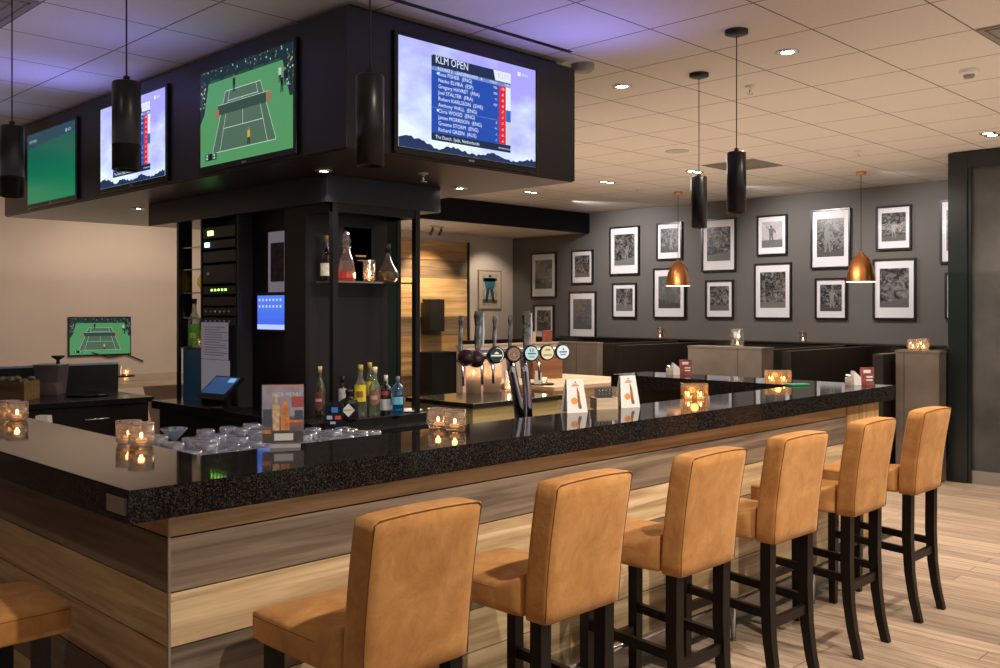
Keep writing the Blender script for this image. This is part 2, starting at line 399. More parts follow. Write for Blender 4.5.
# small white card on that worktop
t = thing('number_card', 'small white folded card with dots on the left side worktop', 'card', (1.74, 4.86, .93), math.radians(-50))
MB().prism([(-.045, 0), (.045, 0), (.03, .155), (-.03, .155)], -.04, .0).build('card', WHITE, t)
mb = MB()
for px, pz in ((-.012, .06), (.012, .06), (0, .09), (.01, .12), (-.01, .12)): mb.cyl((px, 0, 0), .006, .001, 8, M=Matrix.Translation((0, -.041, pz)) @ Matrix.Rotation(PI / 2, 4, 'X') @ Matrix.Translation((0, 0, 0)))
mb.build('dots', BLKM, t)

# ------------------------------------------------------------------ bar stools
def seat_bm():
    bm = bmesh.new(); nx, ny = 8, 10
    w, y0, y1, z0, z1 = .184, -.165, .275, .646, .742
    def surf(fz):
        return
    mb = MB().box(-w, w, y0, y1, z0, z1)
    bm = bmesh.new(); bmesh.ops.create_cube(bm, size=1)
    for v in bm.verts: v.co = Vector((v.co.x * 2 * w, (y0 + y1) / 2 + v.co.y * (y1 - y0), (z0 + z1) / 2 + v.co.z * (z1 - z0)))
    bmesh.ops.subdivide_edges(bm, edges=bm.edges[:], cuts=7, use_grid_fill=True)
    cx, cy, cz = 0, (y0 + y1) / 2, (z0 + z1) / 2; R = .022
    for v in bm.verts:
        # rounded edges
        q = Vector((v.co.x, v.co.y - cy, v.co.z - cz)); h = Vector((w, (y1 - y0) / 2, (z1 - z0) / 2))
        inner = Vector([max(-(h[i] - R), min(h[i] - R, q[i])) for i in range(3)])
        d = q - inner
        if d.length > 1e-6: q = inner + d.normalized() * min(d.length, R)
        # dome and upswept rear that runs into the backrest
        if q.z > 0:
            kx = 1 - (q.x / w) ** 2; ky = 1 - ((q.y) / h.y) ** 2
            q.z += .014 * kx * max(0, ky)
            back = max(0, (-q.y - h.y + .15) / .15); q.z += .055 * back ** 2
        v.co = Vector((q.x, q.y + cy, q.z + cz))
    return bm
def back_bm():
    bm = bmesh.new(); bmesh.ops.create_cube(bm, size=1)
    w, z0, z1 = .182, .646, 1.082
    bmesh.ops.subdivide_edges(bm, edges=bm.edges[:], cuts=9, use_grid_fill=True)
    h = Vector((w, .046, (z1 - z0) / 2)); R = .013
    for v in bm.verts:
        q = Vector((v.co.x * 2 * h.x, v.co.y * 2 * h.y, v.co.z * 2 * h.z))
        inner = Vector([max(-(h[i] - R), min(h[i] - R, q[i])) for i in range(3)]); d = q - inner
        if d.length > 1e-6: q = inner + d.normalized() * min(d.length, R)
        f_ = (q.z + h.z) / (2 * h.z)
        lean = -.055 * f_ ** 1.6
        puff = (-.006 if q.y < 0 else .012) * (1 - (q.x / w) ** 2) * math.sin(PI * min(1, max(0, f_)))
        wid = 1 + .025 * f_
        crown = .006 * (1 - (q.x / w) ** 2) * max(0, (f_ - .8) / .2)
        v.co = Vector((q.x * wid, -.214 + q.y + lean + puff, (z0 + z1) / 2 + q.z + crown))
    return bm
def leg_mb(sx, front):
    mb = MB(); r = .021
    if front:
        path = [(.190, .66, r), (.190, .3, r), (.190, 0, .017)]
    else:
        path = [(-.215, .66, r + .002), (-.213, .42, r + .002), (-.222, .25, r), (-.240, .12, r - .002), (-.268, 0, .018)]
    vs = []; fs = []
    for y, z, rr in path:
        for ax, ay in ((-1, -1), (1, -1), (1, 1), (-1, 1)): vs.append((sx * .155 + ax * rr, y + ay * rr, z))
    for i in range(len(path) - 1):
        for k in range(4): fs.append([i * 4 + k, i * 4 + (k + 1) % 4, i * 4 + 4 + (k + 1) % 4, i * 4 + 4 + k])
    fs.append([0, 1, 2, 3]); fs.append([len(vs) - 4 + k for k in range(4)])
    return mb.add(vs, fs)
def back_piping():
    side = [(.182 * (1 + .025 * f_) - .0038, -.2562 - .055 * (f_ ** 1.6), .646 + .436 * f_) for f_ in (0.02, .2, .4, .6, .8, .97)]
    topp = [(x_, -.3112, 1.0782 + .006 * (1 - (x_ / .187) ** 2)) for x_ in (.17, .12, .06, 0, -.06, -.12, -.17)]
    return MB().tube(side + topp + [(-x_, y_, z_) for x_, y_, z_ in side[::-1]], .0016, 5)
def seat_piping():
    return MB().tube([(.1828, -.05, .722), (.1828, .10, .722), (.1828, .255, .722), (.165, .2735, .722), (0, .2735, .722), (-.165, .2735, .722), (-.1828, .255, .722), (-.1828, .10, .722), (-.1828, -.05, .722)], .0015, 5)
SEAM = mat('suede_seam', (.20, .08, .022), .8)
def make_stool(label, group=None):
    t = thing('bar_stool', label, 'bar stool', (0, 0, 0), 0, group)
    m = MB(); m.bm(seat_bm(), smooth=True); st_ = m.build('seat', SUEDE, t); seat_piping().build('piping', SEAM, st_)
    m = MB(); m.bm(back_bm(), smooth=True); b = m.build('backrest', SUEDE, t)
    back_piping().build('piping', SEAM, b)
    for sx in (-1, 1):
        leg_mb(sx, True).build('leg', LEG, t); leg_mb(sx, False).build('leg', LEG, t)
        mb = MB(); mb.add([(sx * .155 + a * .011, y, z + c * .018) for y, z in ((-.212, .355), (.188, .380)) for a, c in ((-1, -1), (1, -1), (1, 1), (-1, 1))],
                          [[0, 1, 5, 4], [1, 2, 6, 5], [2, 3, 7, 6], [3, 0, 4, 7], [0, 1, 2, 3], [4, 5, 6, 7]]); mb.build('stretcher', LEG, t)
    MB().box(-.155, .155, -.230, -.208, .295, .335).build('stretcher', LEG, t)
    MB().box(-.155, .155, .178, .202, .27, .308).build('stretcher', LEG, t)
    return t
s0 = make_stool('tan suede bar stool nearest the camera, first along the long side of the bar')
s0.location = (1.62, 2.165, 0)
labs = ['second tan suede bar stool from the near corner of the bar', 'third tan suede bar stool from the near corner, below the two tent cards',
        'fourth tan suede bar stool from the near corner, midway along the bar front', 'fifth tan suede bar stool from the near corner, second from the far end',
        'last tan suede bar stool at the far end, in front of the grey pillar']
for (x, l, rz) in zip((2.30, 3.015, 3.69, 4.405, 5.12), labs, (0, .0, -.02, .01, .0)):
    dup(s0, (x, 2.165, 0), rz, l)
dup(s0, (.83, 3.045, 0), -PI / 2, 'tan suede bar stool cut by the left edge at the short bar side')

# ------------------------------------------------------------------ hanging TV box
BX0, BX1, BY0, BY1, BZ0, BZ1 = 2.65, 4.305, 3.64, 8.3, 2.36, 3.03
tb = thing('television_housing', 'big dark boxed housing hung from the ceiling over the bar carrying the televisions', 'tv housing', (3.4, 5.5, 2.2))
off = Vector((-3.4, -5.5, -2.2))
def tbp(mb, n, m):
    o = mb.build(n, m, tb); o.location = off; return o
tbp(MB().box(BX0, BX1, BY0, BY1, BZ0 + .002, BZ1, bev=.003), 'casing', NAVY)
tbp(MB().box(BX0 + .01, BX1 - .01, BY0 + .01, BY1 - .01, BZ0 - .004, BZ0 + .004), 'underside_panel', mat('bronze_brown_underside', (.05, .032, .028), .38, spec=.25))
tbp(MB().box(BX0 + .08, BX1 - .08, BY0 + .08, BY1 - .08, BZ1, ZC), 'ceiling_neck', BLKM)
tbp(MB().box(3.06, 3.90, 4.38, 6.58, 2.20, BZ0 - .004, bev=.003), 'lower_casing', mat('slate_casing', (.030, .035, .052), .28, var=.1))

# television builder -------------------------------------------------------------
def tennis(mb, W, Hh, ms, S):
    def add(c): ms.append(emis(c, S)); return len(ms) - 1
    G, C_, CR, WH, DK, NET, YE, SK = add((.11, .42, .16)), add((.10, .20, .13)), add((.004, .03, .035)), add((.65, .85, .7)), add((.003, .006, .02)), add((.03, .09, .055)), add((.9, .55, .06)), add((.4, .25, .12))
    R = lambda x, y: ((x - .5) * W, (y - .5) * Hh)
    q = lambda pts, l, m: mb.flat([R(*p) for p in pts], l, m)
    q([(0, 0), (1, 0), (1, 1), (0, 1)], 0, G)
    q([(0, .86), (1, .86), (1, 1), (0, 1)], 1, CR); q([(0, .45), (.05, .55), (.10, .86), (0, .86)], 1, CR); q([(1, .5), (.97, .5), (.90, .86), (1, .86)], 1, CR)
    rng = random.Random(3)
    for k in range(120):
        e = rng.random()
        if e < .5: x, y = rng.random(), rng.uniform(.9, .99)
        elif e < .75: x, y = rng.uniform(0, .06), rng.uniform(.6, .9)
        else: x, y = rng.uniform(.94, 1), rng.uniform(.58, .9)
        q([(x, y), (x + .008, y), (x + .008, min(y + .018, .998)), (x, min(y + .018, .998))], 2, rng.choice([WH, DK, SK, C_]))
    for k in range(5): q([(.12 + k * .16, .865), (.24 + k * .16, .865), (.24 + k * .16, .885), (.12 + k * .16, .885)], 2, add((.02, .12, .10)) if k == 0 else NET)
    bl, br_, tl, tr = (.15, .12), (.84, .12), (.30, .73), (.68, .73)
    q([bl, br_, tr, tl], 2, C_)
    def L(a, b, w=.0035):
        ax, ay = R(*a); bx, by = R(*b); dx, dy = bx - ax, by - ay; n = math.hypot(dx, dy) or 1; nx, ny = -dy / n * w * W * .6, dx / n * w * W * .6
        mb.flat([(ax - nx, ay - ny), (bx - nx, by - ny), (bx + nx, by + ny), (ax + nx, ay + ny)], 3, WH)
    lerp = lambda a, b, k: (a[0] + (b[0] - a[0]) * k, a[1] + (b[1] - a[1]) * k)
    L(bl, br_); L(tl, tr); L(bl, tl); L(br_, tr)
    b1, b2, t1, t2 = lerp(bl, br_, .125), lerp(bl, br_, .875), lerp(tl, tr, .125), lerp(tl, tr, .875)
    L(b1, t1); L(b2, t2)
    s1, s2, s3, s4 = lerp(b1, t1, .38), lerp(b2, t2, .38), lerp(b1, t1, .83), lerp(b2, t2, .83)
    L(s1, s2); L(s3, s4); L(lerp(s1, s2, .5), lerp(s3, s4, .5))
    q([(.215, .50), (.765, .50), (.765, .60), (.215, .60)], 4, NET); L((.215, .602), (.765, .602))
    q([(.18, .48), (.23, .48), (.23, .56), (.18, .56)], 5, SK); q([(.74, .50), (.80, .50), (.80, .60), (.74, .60)], 5, SK)
    for (x, y, c) in ((.56, .20, YE), (.40, .77, DK), (.90, .62, DK), (.88, .72, WH), (.93, .68, DK)):
        q([(x - .012, y), (x + .012, y), (x + .014, y + .07), (x - .014, y + .07)], 6, c)
        q([(x - .014, y - .07), (x - .005, y - .07), (x, y), (x - .01, y)], 6, DK); q([(x + .014, y - .07), (x + .005, y - .07), (x, y), (x + .01, y)], 6, DK)
        q([(x + .009 * math.cos(a * PI / 4), y + .085 + .016 * math.sin(a * PI / 4)) for a in range(8)], 6, SK)
    q([(.07, .05), (.15, .05), (.15, .12), (.07, .12)], 5, DK); q([(.155, .05), (.20, .05), (.20, .12), (.155, .12)], 5, CR)
    for yy in (.092, .062): q([(.08, yy), (.10, yy), (.10, yy + .02), (.08, yy + .02)], 6, WH); q([(.165, yy), (.185, yy), (.185, yy + .02), (.165, yy + .02)], 6, WH)
def sky_grad(mb, W, Hh, ms, S, tops, bots, n=16):
    for k in range(n):
        f0, f1 = k / n, (k + 1) / n; c = [bots[i] + (tops[i] - bots[i]) * (f0 + f1) / 2 for i in range(3)]
        ms.append(emis([round(x, 3) for x in c], S)); mb.flat([(-W / 2, (f0 - .5) * Hh), (W / 2, (f0 - .5) * Hh), (W / 2, (f1 - .5) * Hh), (-W / 2, (f1 - .5) * Hh)], 0, len(ms) - 1)
def cloud_sky(S):
    m, nt, out = newmat('screen_cloud_sky'); L = nt.links.new
    b = P(nt, out, **{'Base Color': (.02, .02, .03, 1), 'Roughness': .25, 'Emission Strength': S})
    tc = nt.nodes.new('ShaderNodeTexCoord'); sp = nt.nodes.new('ShaderNodeSeparateXYZ'); L(tc.outputs['Object'], sp.inputs[0])
    mp = nt.nodes.new('ShaderNodeMapping'); mp.inputs['Scale'].default_value = (3, 1, 6); L(tc.outputs['Object'], mp.inputs[0])
    n = nt.nodes.new('ShaderNodeTexNoise'); n.inputs['Scale'].default_value = 1.3; n.inputs['Detail'].default_value = 7; L(mp.outputs[0], n.inputs['Vector'])
    mz = nt.nodes.new('ShaderNodeMapRange'); mz.inputs['From Min'].default_value = -.25; mz.inputs['From Max'].default_value = .22; mz.inputs['To Min'].default_value = .25; mz.inputs['To Max'].default_value = -.12; L(sp.outputs[2], mz.inputs[0])
    mxx = nt.nodes.new('ShaderNodeMath'); mxx.operation = 'MULTIPLY_ADD'; mxx.inputs[1].default_value = -.22; L(sp.outputs[0], mxx.inputs[0]); L(mz.outputs[0], mxx.inputs[2])
    ad = nt.nodes.new('ShaderNodeMath'); ad.operation = 'ADD'; L(n.outputs['Fac'], ad.inputs[0]); L(mxx.outputs[0], ad.inputs[1])
    r = nt.nodes.new('ShaderNodeValToRGB'); e = r.color_ramp.elements; e[0].position = .35; e[0].color = (.40, .38, .98, 1); e[1].position = .85; e[1].color = (.85, 1.0, 1.0, 1)
    e2 = e.new(.6); e2.color = (.58, .66, 1, 1); L(ad.outputs[0], r.inputs[0]); L(r.outputs[0], b.inputs['Emission Color']); return m
def leaderboard(mb, W, Hh, ms, S):
    ms.append(cloud_sky(S)); mb.flat([(-W / 2, -Hh / 2), (W / 2, -Hh / 2), (W / 2, Hh / 2), (-W / 2, Hh / 2)], 0, 0)
    def add(c): ms.append(emis(c, S)); return len(ms) - 1
    TR, CL, HD, BL, LB, RD, WB, WH, B2, LG = add((.01, .03, .10)), add((.80, .88, 1.0)), add((.004, .02, .06)), add((.008, .07, .42)), add((.16, .26, .62)), add((.75, .01, .03)), add((.78, .82, .9)), add((.75, .85, 1)), add((.02, .13, .5)), add((.55, .62, .75))
    R = lambda x, y: ((x - .5) * W, (y - .5) * Hh)
    q = lambda pts, l, m: mb.flat([R(*p) for p in pts], l, m)
    rng = random.Random(5)
    pts = [(k / 60, .035 + .025 * rng.random() + (.035 if k < 14 else 0) + .02 * math.sin(k * .35)) for k in range(61)]
    for k in range(60): q([(k / 60, 0), ((k + 1) / 60, 0), pts[k + 1], pts[k]], 2, TR)
    x0, x1 = .215, .795
    q([(x0, .11), (x1, .11), (x1, .89), (x0, .89)], 2, BL)
    q([(x0, .79), (x1, .79), (x1, .90), (x0 + .01, .90), (x0, .88)], 3, HD); q([(x0, .105), (x1, .105), (x1, .175), (x0, .175)], 3, HD)
    q([(x0, .755), (x1, .755), (x1, .80), (x0, .80)], 3, LB)
    q([(.675, .80), (x1, .80), (x1, .90), (.66, .90)], 4, WB)
    text(mb, 'KLM OPEN', R(.24, 0)[0], R(0, .827)[1], ((.058) * Hh / .56), WH, 5, sx=.85)
    text(mb, 'ROUND 2   LEADERBOARD  -4', R(.255, 0)[0], R(0, .765)[1], .024 * Hh / .56, WH, 5)
    text(mb, 'TODAY', R(.63, 0)[0], R(0, .765)[1], .018 * Hh / .56, WH, 5); text(mb, 'THRU', R(.745, 0)[0], R(0, .765)[1], .018 * Hh / .56, WH, 5)
    text(mb, 'KLM', R(.735, 0)[0], R(0, .828)[1], .045 * Hh / .56, LG, 5, align='CENTER')
    names = ['Ross FISHER  (ENG)', 'Nacho ELVIRA  (ESP)', 'Gregory HAVRET  (FRA)', 'Joel STALTER  (FRA)', 'Robert KARLSSON  (SWE)', 'Anthony WALL  (ENG)', 'Chris WOOD  (ENG)', 'James MORRISON  (ENG)', 'Graeme STORM  (ENG)', 'Richard GREEN  (AUS)']
    rh = (.755 - .18) / 10
    q([(.705, .18), (.755, .18), (.755, .755), (.705, .755)], 3, RD); q([(.757, .18 + rh * 0), (x1, .18), (x1, .755), (.757, .755)], 3, WB)
    q([(.757, .18 + 4 * rh), (x1, .18 + 4 * rh), (x1, .18 + 6 * rh), (.757, .18 + 6 * rh)], 4, B2); q([(.757, .18), (x1, .18), (x1, .18 + 4 * rh), (.757, .18 + 4 * rh)], 4, LG)
    q([(x0, .18 + 3.95 * rh), (.70, .18 + 3.95 * rh), (.70, .18 + 4.02 * rh), (x0, .18 + 4.02 * rh)], 4, LB)
    for k, nme in enumerate(names):
        yb = .755 - (k + 1) * rh + .016
        text(mb, nme, R(.26, 0)[0], R(0, yb)[1], .029 * Hh / .56, WH, 5)
        text(mb, ['-10', '-8', '-8', '-8', '-7', '-7', '-7', '-6', '-6', '-6'][k], R(.73, 0)[0], R(0, yb)[1], .022 * Hh / .56, WH, 5, align='CENTER')
        text(mb, ['F56', 'F56', '+1', 'F57', '', '', '-5', '+1', '-1', '-1'][k], R(.69, 0)[0], R(0, yb)[1], .02 * Hh / .56, WH, 5, align='RIGHT')
        if k in (0, 6): q([(.25, yb + .01), (.265, yb + .01), (.265, yb + .03), (.25, yb + .03)], 5, WH)
    text(mb, 'The Dutch, Spijk, Netherlands', R(.24, 0)[0], R(0, .125)[1], .026 * Hh / .56, WH, 5)
    text(mb, 'EUROPEAN TOUR', R(.70, 0)[0], R(0, .13)[1], .012 * Hh / .56, WH, 5)
    q([(.85, .90), (.875, .90), (.875, .94), (.85, .94)], 4, WB); text(mb, 'NOS', R(.885, 0)[0], R(0, .905)[1], .024 * Hh / .56, WB, 4)
def golfgreen(mb, W, Hh, ms, S):
    sky_grad(mb, W, Hh, ms, S, (.012, .10, .09), (.0, .24, .10), 14)
    def add(c): ms.append(emis(c, S)); return len(ms) - 1
    WH, TO = add((.5, .65, .75)), add((.02, .07, .11))
    mb.flat([(-.5 * W, .28 * Hh), (-.1 * W, .33 * Hh), (.5 * W, .36 * Hh), (.5 * W, .5 * Hh), (-.5 * W, .5 * Hh)], 1, TO)
    text(mb, 'KLM OPEN', -.45 * W, .37 * Hh, .03, WH, 2); text(mb, 'NOS', .36 * W, .38 * Hh, .03, WH, 2)
    mb.flat([(.33 * W + .012 * math.cos(a * PI / 5), .40 * Hh + .014 * math.sin(a * PI / 5)) for a in range(10)], 2, WH)
def television(W, Hh, loc, rz, art, S, label, bez=.022, name='television'):
    t = thing(name, label, 'television', loc, rz)
    mb = MB().box(-W / 2 - bez, W / 2 + bez, -.005, .012, -Hh / 2 - bez * 1.4, Hh / 2 + bez, bev=.004)
    c = mb.build('casing', BLK, t)
    ms = []; mb = MB(); art(mb, W, Hh, ms, S); o = mb.build('screen', ms, t, norm=False); o.location = (0, -.0065, 0)
    mb = MB().box(-.02, .02, -.0068, -.005, -Hh / 2 - bez * 1.05, -Hh / 2 - bez * .55); mb.build('logo_badge', mat('badge_grey', (.35, .35, .38), .3), t)
    return t
RL = -PI / 2      # facing -X
S1 = 1.0
_, xa = atY(398, BY0 - .018); _, xb = atY(535, BY0 - .018)
television(xb - xa, .545, ((xa + xb) / 2, BY0 - .0145, 2.675), 0, leaderboard, .62, 'television on the front of the housing showing a golf leaderboard')
for (u0, u1, art, st, lab) in ((201, 293.5, tennis, .42, 'large television showing a green tennis court on the left of the housing'),
                          (101, 165.5, leaderboard, .62, 'television showing a golf leaderboard partly behind a black hanging lamp'),
                          (28, 75.5, golfgreen, .5, 'television showing dark green turf at the far left of the housing')):
    _, ya = atX(u1, BX0 - .018); _, yb = atX(u0, BX0 - .018)
    television(yb - ya, .53, (BX0 - .0145, (ya + yb) / 2, 2.672), RL, art, st, lab)
_, xa = atY(67.5, YW); _, xb = atY(130.5, YW)
television(xb - xa - .03, .41, ((xa + xb) / 2, YW - .016, 1.305), 0, tennis, .36, 'small wall television showing tennis on the cream back wall', bez=.014, name='television')
o = MB().tube([((xa + xb) / 2 - .1, YW - .02, 1.12), ((xa + xb) / 2 + .1, YW - .02, 1.06), ((xa + xb) / 2 + .3, YW - .02, 1.09), ((xa + xb) / 2 + .5, YW - .02, 1.0)], .008, 6).build('power_cable', BLKM)
tag(o, 'black cable hanging under the small wall television', 'cable')

# ------------------------------------------------------------------ lamps
DZ = ZC
def spot(loc, e, size=70, blend=.7, col=(1, .86, .70), aim=None, r=.03):
    l = bpy.data.lights.new('spot_lamp', 'SPOT'); l.energy = e; l.spot_size = math.radians(size); l.spot_blend = blend; l.color = col; l.shadow_soft_size = r
    o = bpy.data.objects.new('spot_lamp', l); COL.objects.link(o); o.location = loc
    if aim is not None:
        o.rotation_euler = (Vector(aim) - Vector(loc)).to_track_quat('-Z', 'Y').to_euler()
    return o
def point(loc, e, col=(1, .6, .3), r=.02):
    l = bpy.data.lights.new('point_lamp', 'POINT'); l.energy = e; l.color = col; l.shadow_soft_size = r
    o = bpy.data.objects.new('point_lamp', l); COL.objects.link(o); o.location = loc; return o
def area(loc, e, sx, sy, col, aim):
    l = bpy.data.lights.new('fill_lamp', 'AREA'); l.shape = 'RECTANGLE'; l.size = sx; l.size_y = sy; l.energy = e; l.color = col
    o = bpy.data.objects.new('fill_lamp', l); COL.objects.link(o); o.location = loc
    o.rotation_euler = (Vector(aim) - Vector(loc)).to_track_quat('-Z', 'Y').to_euler(); return o
def downlight(x, y, z, label, double=False, e=18, col=(1, .80, .58), rad=.045):
    t = thing('recessed_spotlight', label, 'spotlight', (x, y, z))
    xs = (-.06, .06) if double else (0,)
    for dx in xs:
        MB().lathe([(rad + .018, 0), (rad + .018, -.006), (rad, -.008), (rad, 0)], 20, c=(dx, 0, 0), cap=False).build('rim', STEEL, t)
        MB().cyl((dx, 0, -.004), rad * .8, .003, 16).build('lens', emis((1, .85, .62), 25), t)
    if e: spot((x, y, z - .03), e, 110, .8, col, aim=(x, y, 0))
def onC(u, v, z=ZC): return atZ(u, v, z)
dl = [((607, 182), ZC, 'pair of ceiling spotlights above the picture wall, left of the copper lamp', True, 60),
      ((694.5, 171.5), ZC, 'pair of ceiling spotlights half hidden behind the smaller black hanging lamp', True, 60),
      ((787.5, 51.7), ZC, 'single ceiling spotlight right of the larger ceiling lamp canopy', False, 70),
      ((622, 86), ZC, 'single ceiling spotlight just right of the television housing', False, 55),
      ((530.8, 192), ZC, 'pair of ceiling spotlights in front of the dark ceiling beam', True, 60),
      ((990, 134), ZC, 'pair of ceiling spotlights above the slate wall at the right edge', True, 60)]
for (uv, z, lab, d, e) in dl:
    x, y = onC(*uv, z); downlight(x, y, z, lab, d, e)
for (uv, lab) in (((460, 187), 'spotlight under the right end of the television housing'), ((324, 169.5), 'spotlight under the near corner of the television housing'), ((138.5, 207.7), 'spotlight under the far left part of the television housing')):
    x, y = onC(*uv, BZ0); downlight(x, y, BZ0 - .005, lab, False, 11, (1, .88, .75), .03)

def pendant(u, v0, v1, label, extra=''):
    # cylinder z range fixed; find depth
    d = (2.11 - H0) * F / (HZ - v1); a, b = ray(u); x, y = a * d, b * d
    t = thing('pendant_lamp', label, 'pendant lamp', (x, y, 2.11))
    MB().lathe([(.0, .32), (.046, .32), (.05, .315), (.05, 0), (.044, 0), (.044, .10)], 28, cap=False).build('lamp_shade', mat('black_metal_shade', (.014, .015, .018), .33, metal=.3), t)
    MB().cyl((0, 0, .10), .044, .005, 20).build('reflector', mat('lamp_inner', (.25, .22, .2), .3, metal=.8), t)
    MB().tube([(0, 0, .32), (0, 0, ZC - 2.11 - .01)], .003, 6).build('cord', BLKM, t)
    MB().lathe([(.06, ZC - 2.11), (.06, ZC - 2.11 - .02), (.03, ZC - 2.11 - .03), (0, ZC - 2.11 - .03)], 24, cap=False).build('canopy', BLKM, t)
    MB().cyl((0, 0, .31), .012, .03, 10).build('cord_grip', BLKM, t)
    return (x, y)
pend = [(12, 124, 197, 'black cylinder hanging lamp at the left edge of the photo'),
        (126.5, 74, 170, 'black cylinder hanging lamp in front of the second television from the left'),
        (370, 68, 166, 'black cylinder hanging lamp beside the front leaderboard television'),
        (699, 175, 228, 'smaller looking black cylinder hanging lamp with canopy, left of the pair at right'),
        (736.5, 151, 213, 'black cylinder hanging lamp with canopy, right of the pair at right')]
PP = [pendant(*p) for p in pend]
def copper(u, vt, label):
    d = (ZC - H0) * F / (HZ - vt); a, b = ray(u)
    t = thing('copper_pendant_lamp', label, 'pendant lamp', (a * d, b * d, 1.895))
    prof = [(.148, 0), (.146, .04), (.138, .10), (.122, .17), (.098, .23), (.065, .275), (.03, .30), (.018, .315), (.018, .335), (0, .335)]
    MB().lathe(prof, 36, cap=False).build('lamp_shade', COPPER, t)
    MB().lathe([(.150, 0), (.150, .008), (.142, .008), (.142, 0)], 36, cap=False).build('rim', emis((1, .75, .5), 1.6), t)
    MB().tube([(0, 0, .335), (0, 0, ZC - 1.895)], .0035, 6).build('cord', BLKM, t)
    MB().cyl((0, 0, ZC - 1.895 - .03), .055, .03, 20).build('canopy', COPPER, t)
    MB().sphere((0, 0, .12), .035).build('bulb', emis((1, .78, .5), 12), t)
    spot((a * d, b * d, 1.93), 30, 130, .6, (1, .7, .42), aim=(a * d, b * d, 0))
copper(678, 192, 'copper dome hanging lamp in front of the left part of the picture wall')
copper(861, 172, 'copper dome hanging lamp in front of the right part of the picture wall')

# sprinklers, detectors, vents, speaker
def sprinkler(x, y, z, label):
    t = thing('sprinkler', label, 'sprinkler', (x, y, z))
    MB().cyl((0, 0, -.006), .03, .006, 16).build('rosette', WHITE, t)
    MB().cyl((0, 0, -.045), .008, .04, 10).cyl((0, 0, -.05), .022, .004, 12).build('nozzle', CHROME, t)
for uv, z, l in (((750, 86), ZC, 'small ceiling sprinkler right of the black lamp canopies'), ((858, 151), ZC, 'small ceiling sprinkler just above the right copper lamp'),
                 ((637, 187), ZC, 'small ceiling sprinkler left of the left copper lamp canopy'), ((423, 173), BZ0 - .005, 'sprinkler under the television housing')):
    x, y = onC(*uv, z); sprinkler(x, y, z, l)
x, y = onC(969, 70); t = thing('smoke_detector', 'white smoke detector on the ceiling near the right edge', 'smoke detector', (x, y, ZC))
MB().lathe([(.055, 0), (.055, -.02), (.04, -.03), (0, -.03)], 24, cap=False).build('base', WHITE, t)
MB().lathe([(.035, -.03), (.028, -.05), (0, -.052)], 20, cap=False).build('sensor_head', mat('sensor_grey', (.3, .28, .25), .5), t)
x, y = onC(583, 65); t = thing('smoke_detector', 'grey detector on the ceiling beside the corner of the television housing', 'smoke detector', (x, y, ZC))
MB().lathe([(.07, 0), (.07, -.025), (.055, -.04), (0, -.042)], 24, cap=False).build('base', mat('sensor_grey', (0, 0, 0)), t)
x, y = onC(677, 151); o = MB().lathe([(.11, 0), (.11, -.005), (.09, -.006), (0, -.006)], 28, cap=False).build('ceiling_speaker', mat('speaker_grille', (.5, .46, .42), .7), loc=(x, y, ZC)); tag(o, 'round flush ceiling speaker left of the black hanging lamps', 'speaker')
x, y = onC(489, 201.5); 
for (tx, ty, l) in ((9.48 - .3 + .0, 0, ''),): pass
def tileat(u, v):
    x, y = onC(u, v); ix = math.floor((x - 4.68) / .6); iy = math.floor((y - 1.737) / .6); return 4.68 + ix * .6, 1.737 + iy * .6
VENT = mat('grey_vent_tile', (.24, .22, .20), .6)
for uv, l in (((745, 163.5), 'square grey air vent tile behind the black hanging lamps'), ((990, 36), 'square grey air vent tile cut by the right edge'), ((20, 12), 'grey air vent tile in the top left corner of the ceiling')):
    x, y = tileat(*uv); t = thing('air_vent', l, 'air vent', (x + .3, y + .3, ZC))
    MB().box(-.29, .29, -.29, .29, -.006, 0).build('vent_plate', VENT, t)
    mb = MB()
    for k in range(4): 
        s_ = .26 - k * .06; mb.box(-s_, s_, -s_, -s_ + .008, -.010, -.006).box(-s_, s_, s_ - .008, s_, -.010, -.006).box(-s_, -s_ + .008, -s_, s_, -.010, -.006).box(s_ - .008, s_, -s_, s_, -.010, -.006)
    mb.build('louvre', mat('vent_louvre', (.2, .18, .16), .6), t)
# black strip painting the shadow line on the ceiling beside the housing
o = MB().box(2.72, 4.12, 3.50, 3.53, ZC - .004, ZC - .0005).build('shadow_gap_strip', BLKM); tag(o, 'thin black strip for the shadow gap along the front of the television housing', 'shadow strip')
# track spots on the low ceiling
_, xs_ = atY(437, 9.9)
t = thing('track_spotlight', 'small twin spotlight under the lowered ceiling near the wood panel', 'spotlight', (xs_, 9.9, ZL))
MB().box(-.12, .12, -.015, .015, -.02, 0).build('mounting_bar', STEEL, t)
for dx in (-.08, .08):
    MB().tube([(dx, 0, -.02), (dx, 0, -.06), (dx - .02, .03, -.13)], [.008, .022, .028], 10).build('lamp_head', mat('spot_head', (.12, .08, .06), .4, metal=.5), t)
spot((9.1, 9.95, 2.65), 75, 75, .6, (1, .72, .42), aim=(9.3, 10.8, 1.7))
spot((10.3, 9.95, 2.65), 22, 80, .6, (1, .8, .6), aim=(10.6, 10.8, 1.7))

